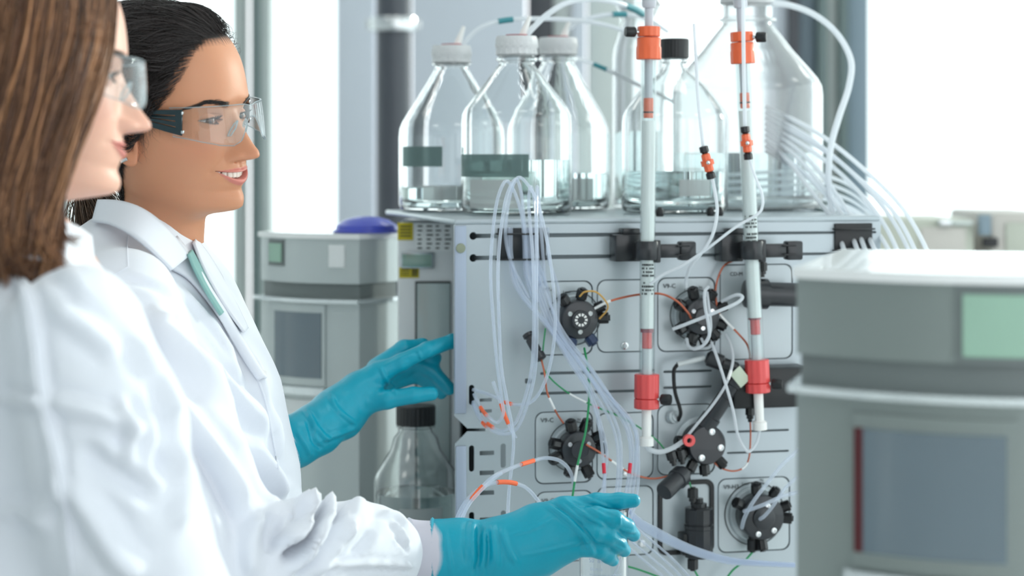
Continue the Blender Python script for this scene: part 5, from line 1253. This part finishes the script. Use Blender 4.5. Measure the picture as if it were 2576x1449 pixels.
me = strands_mesh('loose_hairs', paths, wd, cl); link_mesh('loose_hairs', put(me, MH2, p2), M_hair, p2)['kind'] = 'stuff'
glasses('clear safety glasses with dark slotted temples on the smiling woman', MH2, words='TAMARA')

# ---------------------------------------------------------------- coat
def secs_px(rows, D0, yaw):
    out = []
    for py, fr, a, b in rows:
        ext = math.sqrt((a * math.cos(yaw)) ** 2 + (b * math.sin(yaw)) ** 2); out.append((zpx(py, D0), (fr - 1288) * D0 / F - ext, D0 + .0, a, b, yaw))
    return out[::-1]
S2 = secs_px([(548, 462, .050, .055), (575, 476, .060, .075), (605, 492, .070, .105), (645, 516, .082, .140), (700, 556, .095, .163), (800, 616, .112, .170), (900, 668, .123, .168), (960, 700, .130, .164), (1060, 720, .132, .160), (1180, 742, .132, .158), (1300, 755, .134, .160), (1449, 770, .138, .165), (1700, 790, .15, .18), (2200, 800, .165, .2), (2560, 800, .175, .205)], 2.295, yw2)
ARM_N = [(SH_N, .064), (P(440, 1110, 2.10), .064), (P(560, 1370, 2.095), .062), (P(640, 1430, 2.10), .060), (P(760, 1408, 2.13), .0515), (P(860, 1394, 2.17), .0505), (P(930, 1392, 2.205), .0515), (P(962, 1394, 2.22), .044)]
ARM_F = [(SH_F, .062), (P(450, 1080, 2.5), .058), (EL_F, .054), (P(590, 1190, 2.54), .046), (P(645, 1158, 2.56), .038)]
FOLDS_N = [[(P(748, 1284, 2.13), .013), (P(742, 1310, 2.09), .014), (P(712, 1352, 2.065), .013), (P(672, 1390, 2.05), .009)], [(P(812, 1292, 2.16), .010), (P(806, 1316, 2.11), .012), (P(776, 1364, 2.08), .012), (P(735, 1430, 2.07), .009)], [(P(905, 1298, 2.19), .014), (P(890, 1316, 2.15), .013), (P(860, 1350, 2.125), .010)],
           [(P(690, 1290, 2.10), .010), (P(640, 1330, 2.06), .012), (P(600, 1400, 2.045), .010)], [(P(985, 1312, 2.22), .009), (P(1000, 1330, 2.20), .009)]]
def coat2(X, Y, Z):
    d = loftsdf(X, Y, Z, S2)
    d = smin(d, chainsdf(X, Y, Z, ARM_N, .02), .035); d = smin(d, chainsdf(X, Y, Z, ARM_F, .02), .03)
    for ch in FOLDS_N: d = smin(d, chainsdf(X, Y, Z, ch, .006), .011)
    return d
v, q = snet(coat2, (-.66, 1.98, .50), (-.05, 2.72, 1.46), .0075); me = subdiv(np_mesh('lab_coat', v, q))
v = vco(me); n = vno(me); setco(me, v + n * (.0016 * smooth_noise(v, 26, 2) + .0008 * smooth_noise(v, 60, 4))[:, None])
sculpt_folds(me, [
    ([(372, 770), (420, 850), (500, 925), (600, 1015), (680, 1100)], 30, 0.0180), ([(430, 800), (520, 900), (620, 985)], 18, -0.0090), ([(395, 800), (470, 830), (560, 930)], 12, 0.0060),
    ([(420, 990), (510, 1090), (580, 1190), (625, 1270)], 26, 0.0135), ([(500, 1000), (590, 1090), (680, 1200), (725, 1245)], 22, 0.0105), ([(470, 1120), (540, 1230), (600, 1330)], 24, -0.0090),
    ([(380, 980), (440, 1100), (520, 1250), (560, 1400)], 22, 0.0090), ([(620, 870), (660, 960), (690, 1060), (712, 1160)], 10, 0.0060), ([(560, 820), (610, 900), (650, 1000), (690, 1120)], 12, -0.0060),
    ([(758, 1250), (768, 1290), (752, 1330), (700, 1370)], 15, 0.0240), ([(786, 1272), (782, 1310), (755, 1360), (720, 1400)], 11, -0.0210), ([(818, 1262), (812, 1310), (780, 1370), (730, 1440)], 15, 0.0210), ([(842, 1270), (838, 1310), (800, 1380), (745, 1449)], 11, -0.0195),
    ([(905, 1262), (885, 1310), (850, 1370)], 26, 0.0135), ([(880, 1330), (830, 1400), (790, 1449)], 12, 0.0090), ([(940, 1330), (900, 1380), (850, 1420)], 14, -0.0060), ([(700, 1290), (680, 1340), (690, 1390)], 20, -0.0135),
    ([(800, 1425), (900, 1418), (1000, 1420), (1040, 1424)], 7, 0.0075), ([(985, 1310), (1010, 1340), (1026, 1370)], 6, 0.0060), ([(995, 1350), (1030, 1390)], 5, -0.0045), ([(960, 1290), (1000, 1300), (1024, 1330)], 8, 0.0060),
    ([(640, 1100), (680, 1200), (700, 1260)], 16, 0.0090), ([(660, 1300), (630, 1360), (640, 1449)], 22, 0.0105), ([(330, 760), (350, 860), (380, 960)], 18, 0.0075), ([(300, 700), (380, 720), (450, 760)], 12, -0.0045), ([(450, 720), (540, 820), (600, 900)], 9, 0.0045)])
cb2 = me_bvh(me); coat2o = world_mesh_part('lab_coat', me, M_coat, p2)
# collar, lapels, seams, buttons
ribbon('collar', [(252, 505, 2.25), (300, 508, 2.22), (350, 525, 2.20), (400, 560, 2.20), (440, 605, 2.215), (470, 645, 2.23)], [(238, 560, 2.24), (275, 565, 2.20), (322, 588, 2.165), (365, 622, 2.16), (400, 655, 2.165), (428, 682, 2.175)], None, M_coat, coat2o, .004, 0)
ribbon('lapel', [(436, 598, 2.215), (478, 655, 2.215), (530, 745, 2.19), (590, 838, 2.17), (640, 915, 2.16), (664, 955, 2.16)], [(424, 680, 2.17), (470, 705, 2.165), (520, 765, 2.16), (572, 838, 2.155), (625, 915, 2.15), (655, 955, 2.15)], cb2, M_coat, coat2o, .004, .004)
ribbon('far_lapel', [(488, 600, 2.30), (520, 640, 2.31), (560, 705, 2.315), (592, 768, 2.31), (620, 828, 2.30)], [(484, 612, 2.27), (505, 668, 2.26), (540, 735, 2.255), (575, 790, 2.25), (612, 838, 2.25)], None, M_coat, coat2o, .003, 0)
ribbon('teal_shirt', [(478, 630, 2.26), (500, 668, 2.265), (530, 720, 2.27), (566, 780, 2.27)], [(470, 640, 2.22), (486, 680, 2.22), (515, 735, 2.22), (552, 795, 2.22)], None, mat('teal_cotton', (136, 180, 176), .85, bump=.1, bscale=800), p2, .003, 0)
seam('yoke_seam', [(240, 714, 2.1), (280, 695, 2.1), (322, 672, 2.12)], cb2, M_coat, coat2o); seam('shoulder_seam', [(322, 592, 2.16), (320, 630, 2.14), (322, 672, 2.12)], cb2, M_coat, coat2o)
seam('placket_edge', [(652, 960, 2.16), (668, 1010, 2.15), (684, 1090, 2.15), (700, 1180, 2.15)], cb2, M_coat, coat2o, .0012)
pb_ = cast(cb2, 660, 944, 2.16, .004); me = MB().lathe([(0, 0), (.004, 0), (.0048, .0008), (.0044, .0018), (.003, .0016), (0, .0015)], pb_, (.5, -.8, .2), 20).mesh('button'); world_mesh_part('button', me, M_wplast, coat2o)
# ribbed knit cuff
a, b = P(1026, 1394, 2.25), P(1124, 1396, 2.262); n_ = 40; ax = (b - a); L = ax.length
prof = []
for i in range(n_ * 4 + 1):
    t = i / (n_ * 4); prof.append((.0372 + .0007 * math.cos(t * 6.28 * n_) + .003 * math.exp(-t * 9), t * L))
world_mesh_part('knit_cuff', MB().lathe(prof, a, ax, 48).mesh('knit_cuff', 60), M_knit, coat2o)
world_mesh_part('knit_cuff', MB().lathe([(.034 + .0007 * math.cos(i * math.pi), i * .0014) for i in range(40)], P(640, 1162, 2.56), P(735, 1112, 2.585) - P(640, 1162, 2.56), 40).mesh('knit_cuff', 60), M_knit, coat2o)
clothes_lower(p2, cx2, cy2, yw2, .93, 'navy')

# ---------------------------------------------------------------- gloves
def glove(name, pieces, palm, lo, hi, folds, parent, h=.0019):
    def f(X, Y, Z):
        d = None
        for ch, k in palm:
            c = chainsdf(X, Y, Z, ch, .012); d = c if d is None else smin(d, c, k)
        for ch, k in pieces: d = smin(d, chainsdf(X, Y, Z, ch, .004), k)
        return d
    v, q = snet(f, lo, hi, h); me = np_mesh(name, v, q)
    v = vco(me); n = vno(me); setco(me, v + n * (.00035 * smooth_noise(v, 120, 8))[:, None])
    sculpt_folds(me, folds)
    return world_mesh_part(name, me, M_glove, parent)
D0 = 2.262
def J(px, py, r, d=0.): return (P(px, py, D0 + d), r)
near_pieces = [
    ([J(1420, 1282, .0130, -.002), J(1500, 1264, .0108, .004), J(1556, 1261, .0094, .008), J(1594, 1259, .0078, .010)], .010),
    ([J(1440, 1306, .0125, -.014), J(1500, 1300, .0116, -.019), J(1544, 1306, .0106, -.016), J(1574, 1326, .0096, -.004), J(1594, 1346, .0080, .006)], .0035),
    ([J(1438, 1342, .0125, -.018), J(1494, 1340, .0114, -.024), J(1530, 1348, .0102, -.019), J(1556, 1368, .0092, -.008), J(1570, 1384, .0078, .002)], .0035),
    ([J(1432, 1378, .0118, -.014), J(1480, 1377, .0102, -.020), J(1508, 1384, .0092, -.016), J(1530, 1398, .0082, -.007), J(1542, 1410, .0068, .0)], .0035),
    ([J(1320, 1335, .017, .030), J(1410, 1312, .0125, .052), J(1490, 1306, .0105, .068), J(1530, 1306, .0085, .072)], .012)]
near_palm = [([J(1108, 1396, .0405, .0), J(1165, 1394, .0378), J(1235, 1392, .0318), J(1290, 1380, .0300)], .02),
             ([J(1280, 1362, .027, .002), J(1345, 1318, .0195, .002), J(1415, 1284, .0140, .0)], .02), ([J(1285, 1382, .028), J(1360, 1345, .0205, -.006), J(1440, 1314, .0145, -.012)], .02),
             ([J(1285, 1398, .027), J(1360, 1375, .0205, -.006), J(1438, 1346, .0145, -.015)], .02), ([J(1285, 1412, .024), J(1360, 1400, .0185, -.002), J(1434, 1378, .0135, -.012)], .02)]
glove('near_glove', near_pieces, near_palm, P(1085, 1520, 2.19) - Vector((.004, .02, 0)), P(1625, 1190, 2.37) + Vector((0, 0, .03)), [
    ([(1212, 1318), (1206, 1350), (1204, 1400), (1196, 1449)], 9, -.004), ([(1190, 1310), (1186, 1350), (1192, 1420)], 9, .0035), ([(1238, 1320), (1246, 1370), (1248, 1430)], 8, .003), ([(1262, 1330), (1278, 1380), (1300, 1420)], 7, .0022), ([(1226, 1330), (1228, 1390), (1222, 1440)], 6, -.003),
    ([(1372, 1268), (1420, 1300), (1470, 1350), (1496, 1400)], 6, .0026), ([(1388, 1262), (1450, 1310), (1500, 1370)], 5, -.0016), ([(1420, 1255), (1480, 1300), (1530, 1330)], 5, .0018), ([(1440, 1250), (1500, 1278), (1545, 1300)], 4, -.001), ([(1465, 1248), (1510, 1268), (1540, 1280)], 4, .001),
    ([(1310, 1400), (1400, 1380), (1480, 1360)], 4, .001), ([(1120, 1330), (1130, 1400), (1140, 1449)], 5, .0012), ([(1280, 1345), (1340, 1330), (1400, 1300)], 5, .001),
    ([(1560, 1330), (1590, 1338)], 3, .0012), ([(1568, 1344), (1598, 1346)], 3, -.0012), ([(1544, 1352), (1572, 1368)], 3, .0012), ([(1545, 1366), (1574, 1380)], 3, -.0012), ([(1560, 1322), (1560, 1300)], 3, .001)], p2)
# rolled glove edge
me = MB().lathe([(.0402, -.0022), (.0424, 0), (.0402, .0022), (.0385, 0)], P(1090, 1396, D0), P(1240, 1392, D0) - P(1106, 1396, D0), 48, closed=True).mesh('glove_hem'); world_mesh_part('glove_hem', me, M_glove, p2)
D0 = 2.66
far_pieces = [
    ([J(945, 945, .0150, .0), J(1010, 912, .0122, .0), J(1075, 880, .0108, .005), J(1138, 858, .0095, .02), J(1160, 862, .008, .03)], .010),
    ([J(950, 925, .0140, .02), J(1015, 878, .0120, .03), J(1062, 872, .0108, .045), J(1095, 900, .0095, .06)], .008),
    ([J(965, 945, .0135, .035), J(1040, 915, .0115, .05), J(1090, 935, .0105, .055), J(1130, 978, .009, .05)], .008),
    ([J(975, 965, .0125, .045), J(1045, 945, .0105, .06), J(1085, 965, .0095, .065), J(1110, 990, .008, .06)], .008),
    ([J(900, 1015, .0170, -.008), J(975, 1005, .0125, -.022), J(1040, 994, .0108, -.022), J(1086, 990, .0090, -.016)], .012)]
far_palm = [([J(738, 1112, .0352, -.075), J(800, 1078, .0322, -.045), J(850, 1042, .0290, -.025)], .02), ([J(845, 1030, .0270, -.02), J(900, 985, .0215, -.006), J(950, 945, .0160, .0)], .02), ([J(850, 1045, .0270, -.012), J(910, 985, .0205, .014), J(960, 935, .0145, .03)], .02), ([J(860, 1045, .0245, -.005), J(930, 990, .0185, .03), J(975, 955, .0135, .045)], .02)]
glove('far_glove', far_pieces, far_palm, P(690, 1230, 2.52) - Vector((0, .02, .01)), P(1175, 810, 2.76) + Vector((.01, .02, .01)), [
    ([(770, 1030), (800, 1080), (830, 1110)], 7, .003), ([(775, 1060), (790, 1110), (810, 1130)], 6, -.003), ([(830, 990), (850, 1030), (900, 1070)], 6, .002), ([(955, 920), (975, 960), (1000, 990)], 5, .002), ([(1050, 880), (1062, 905)], 4, .0015), ([(960, 925), (1000, 905), (1040, 890)], 5, .0012), ([(800, 1110), (860, 1090), (900, 1075)], 6, .002), ([(745, 1080), (770, 1120), (785, 1150)], 7, .002)], p2, .0021)
# measuring cylinder held by the near glove, standing on the bench
Dm = 2.305; xm = (1518.5 - 1288) * Dm / F; rm = 61.5 * Dm / F; zt_ = zpx(1276, Dm)
t = thing('measuring_cylinder', 'glass measuring cylinder with white print held under the near glove', 'glassware', (xm, Dm, ZB)); hm_ = zt_ - ZB
MB().lathe([(0, .002), (rm * 1.5, 0), (rm * 1.55, .004), (rm * 1.5, .008), (rm * .9, .012), (rm, .02), (rm, hm_ - .004), (rm * 1.06, hm_), (rm * 1.03, hm_ + .001), (rm - .0022, hm_ - .004), (rm - .0022, .02), (0, .016)], n=48).build('glass_body', mat('clear_glassware', (252, 254, 255), .0, trans=1., ior=1.46), t, 40)
def wrap_text(s, size, px, py, nm='lettering'):
    me = text_mesh(s, size, .0001); p = P(px, py, Dm); v = vco(me)
    a = v[:, 0] / rm + math.asin(max(-1, min(1, (p.x - xm) / rm))); v = np.stack([(rm + .0003) * np.sin(a), -(rm + .0003) * np.cos(a), v[:, 2] + p.z - ZB], 1); setco(me, v); return link_mesh(nm, me, MATS.get('pale_blue_print') or mat('pale_blue_print', (222, 232, 250), .5), t)
wrap_text('50  In 20°C', .0068, 1480, 1404); wrap_text('DE-M', .0042, 1483, 1424); wrap_text('16', .0042, 1504, 1424); wrap_text('Hirschmann Laborgeräte GmbH & Co. KG', .0023, 1481, 1436); wrap_text('Hauptstr. 7-15 · 74246 Eberstadt · Germany', .0023, 1481, 1445)
n_ = 12; vs = []
lab_ = MB(); a0, a1 = -.03, .62
for i in range(n_): 
    aa, ab = a0 + (a1 - a0) * i / n_, a0 + (a1 - a0) * (i + 1) / n_; r1 = rm + .0004; r2 = rm + .0008; z1 = zpx(1446, Dm) - ZB; z0 = z1 - .05
    q = [(r * math.sin(x), -r * math.cos(x)) for x in (aa, ab) for r in (r1, r2)]; lab_.prismz([q[0], q[2], q[3], q[1]], z0, z1)
lab_.build('paper_label', M_label, t)
tube('clear tube dipping into the glass measuring cylinder', [P(1568, 1330, 2.285), P(1567, 1380, 2.30), P(1556, 1420, 2.305), P(1540, 1470, 2.31), P(1530, 1560, 2.31)], .0018, M_tube, world=True)
# ================================================================ nearer woman, seen from behind her shoulder, out of focus
SKIN1 = lin(226, 178, 156); HAIR1 = lin(92, 58, 40)
D1 = 1.80
p1 = thing('person', 'out-of-focus person with long chestnut hair in a white coat at left', 'person', (P(70, 900, 1.84).x, 1.84, 0))
O1 = P(43, 186, D1); MH1 = head_matrix(O1, 14, 3, -2)
hv1, hq1, hc1 = head_arrays(SKIN1, HAIR1 * .6, .45, 1.6); b1 = bvh_of(hv1, hq1)
R1 = np.array(MH1)[:3, :3]; T1 = np.array(MH1)[:3, 3]; Ri1 = np.linalg.inv(R1)
cx1, cy1, yw1 = P(70, 1100, 1.84).x, 1.84, math.radians(15)
SH1, EL1, WR1 = P(196, 830, 1.665), P(312, 1330, 1.66), P(450, 1760, 1.72)
SF1, EF1, WF1 = P(-60, 830, 2.0), P(-20, 1330, 2.02), P(60, 1760, 2.0)
bv, bq, bc = body_arrays(SKIN1, [(P(40, 640, 1.84), .05), (P(40, 800, 1.84), .085), (P(70, 1200, 1.84), .10), (P(80, 1600, 1.84), .10), (P(80, 1750, 1.84), .11)], [[(SH1, .042), (EL1, .034), (WR1, .026)], [(SF1, .042), (EF1, .034), (WF1, .026)]],
                        [[(Vector((cx1, cy1 - s * .09, .95)), .075), (Vector((cx1 + .01, cy1 - s * .095, .5)), .05), (Vector((cx1, cy1 - s * .1, .09)), .035)] for s in (-1, 1)])
bv = (bv - T1) @ Ri1.T
v, q, c = join_arrays((hv1, hq1, hc1), *[ear_arrays(s, SKIN1) for s in (-1, 1)], (bv, bq, bc)); me = np_mesh('body', v, q); set_tint(me, c); link_mesh('body', put(me, MH1, p1), M_skin, p1)
for s in (-1, 1): eyeball(s, MH1, p1, (1, -.1, -.08))
brows_lashes(MH1, p1, lin(70, 48, 36), b1); teeth(MH1, p1)
# long hair falling from a parting
rs = np.random.RandomState(11); paths = []; wd = []; cl = []
FR = np.array([(74, 10, 106), (83, -20, 88), (84, -42, 62), (79, -66, 18), (64, -77, -36), (46, -84, -98), (42, -90, -142), (50, -82, -172)], float)
MI = np.array([(8, 10, 125), (7, -42, 114), (4, -72, 66), (-2, -88, 14), (-10, -93, -40), (-20, -96, -100), (-24, -94, -158), (-16, -84, -186)], float)
BK = np.array([(-62, 10, 110), (-88, -12, 84), (-104, -30, 62), (-116, -38, 14), (-118, -40, -40), (-114, -44, -100), (-106, -48, -160), (-94, -42, -192)], float)
def lock(s, side, inn, cid):
    a = FR * (1 - s) * (1 - 2 * s) + MI * 4 * s * (1 - s) + BK * s * (2 * s - 1); a = a.copy()
    if side > 0: a[:, 1] = 20 - a[:, 1] - 20 * np.linspace(1, 0, 8)
    n = a[:, :2] / (np.linalg.norm(a[:, :2], axis=1)[:, None] + 1e-6); dp = np.linspace(.3, 1, 8) * inn; a[:, :2] -= n * dp[:, None]; a[0, 2] -= inn * .7
    rc = np.random.RandomState(cid); ph, am = rc.uniform(0, 6.28), rc.uniform(3.5, 12.0)
    for i in range(3, 8):
        w_ = am * math.sin(ph + i * 1.25) * ((i - 1) / 6.); a[i, 0] += w_; a[i, 1] += .4 * w_ * math.cos(ph)
    a[1:] += rs.normal(0, 1.1, (7, 3)) * np.linspace(.4, 1.6, 7)[:, None]; a[7, 2] += rc.uniform(-22, 26) + rs.uniform(-8, 8); a[7, 0] += rc.normal(0, 11); a[7, 1] += rc.normal(4, 8)
    return [tuple(x) for x in spline([Vector(x) for x in a], 4)]
for k in range(3600):
    s = rs.rand() ** 1.5; cid = int(s * 60) * 7 + rs.randint(0, 5); side = -1 if k < 2700 else 1
    paths.append(lock(s, side, rs.uniform(0, 13), cid)); wd.append(rs.uniform(.35, .7)); rc = np.random.RandomState(cid + 900)
    hi = .85 * rc.rand() ** 1.9; cl.append((HAIR1 * (1 - hi) + lin(206, 150, 106) * hi) * rs.uniform(.45, 1.35))
me = strands_mesh('hair', paths, wd, cl); link_mesh('hair', put(me, MH1, p1), M_hair, p1)['kind'] = 'stuff'
glasses('clear safety glasses worn by the blurred woman with chestnut hair', MH1)
# coat
def secs_c(rows, D0, yaw): return [(zpx(py, D0), (c - 1288) * D0 / F, D0, a, b, yaw) for py, c, a, b in rows][::-1]
S1 = secs_c([(596, 50, .052, .060), (630, 42, .064, .090), (680, 36, .082, .130), (740, 36, .097, .160), (860, 50, .113, .175), (1100, 75, .125, .172), (1449, 95, .13, .175), (1900, 100, .15, .19), (2500, 100, .17, .2), (2900, 100, .175, .205)], 1.84, yw1)
def coat1(X, Y, Z):
    d = loftsdf(X, Y, Z, S1); d = smin(d, chainsdf(X, Y, Z, [(SH1, .056), (P(262, 1080, 1.65), .064), (EL1, .066), (P(380, 1540, 1.68), .062), (P(430, 1690, 1.71), .05)], .02), .035)
    return smin(d, chainsdf(X, Y, Z, [(SF1, .058), (EF1, .062), (P(40, 1690, 2.0), .05)], .02), .03)
v, q = snet(coat1, (-.72, 1.50, .52), (-.18, 2.16, 1.46), .0085); me = subdiv(np_mesh('lab_coat', v, q))
v = vco(me); n = vno(me); setco(me, v + n * (.0022 * smooth_noise(v, 22, 12) + .0009 * smooth_noise(v, 50, 14))[:, None])
sculpt_folds(me, [
    ([(10, 690), (60, 720), (85, 850), (105, 1000), (150, 1200), (180, 1449)], 16, 0.0078), ([(110, 1010), (200, 1030), (300, 1060), (370, 1090)], 22, 0.0091), ([(40, 700), (120, 690), (200, 760)], 20, -0.0052),
    ([(150, 1180), (230, 1290), (300, 1400), (360, 1449)], 34, 0.0130), ([(200, 1120), (300, 1200), (400, 1260)], 26, -0.0091), ([(130, 770), (220, 830), (300, 900)], 26, 0.0078), ([(330, 840), (400, 960), (440, 1050)], 22, 0.0091),
    ([(380, 930), (420, 1080), (400, 1200)], 18, -0.0078), ([(430, 1100), (470, 1220), (440, 1330)], 26, 0.0091), ([(300, 1000), (330, 1080), (320, 1160)], 16, 0.0078), ([(0, 1000), (60, 1010), (110, 1010)], 14, 0.0078), ([(0, 1300), (60, 1280), (130, 1330)], 22, 0.0091)])
cb1 = me_bvh(me); coat1o = world_mesh_part('lab_coat', me, M_coat, p1)
ribbon('collar', [(-60, 545, 1.78), (0, 548, 1.75), (60, 550, 1.74), (130, 554, 1.765), (185, 570, 1.81), (222, 596, 1.86)], [(-70, 640, 1.76), (0, 642, 1.72), (60, 650, 1.71), (125, 664, 1.725), (185, 676, 1.77), (232, 690, 1.82)], None, M_coat, coat1o, .004, 0)
seam('sleeve_seam', [(10, 690, 1.7), (60, 735, 1.68), (86, 850, 1.66), (105, 1000, 1.66), (150, 1200, 1.66), (182, 1449, 1.68)], cb1, M_coat, coat1o, .0014)
clothes_lower(p1, cx1, cy1, yw1, .93, 'dark')
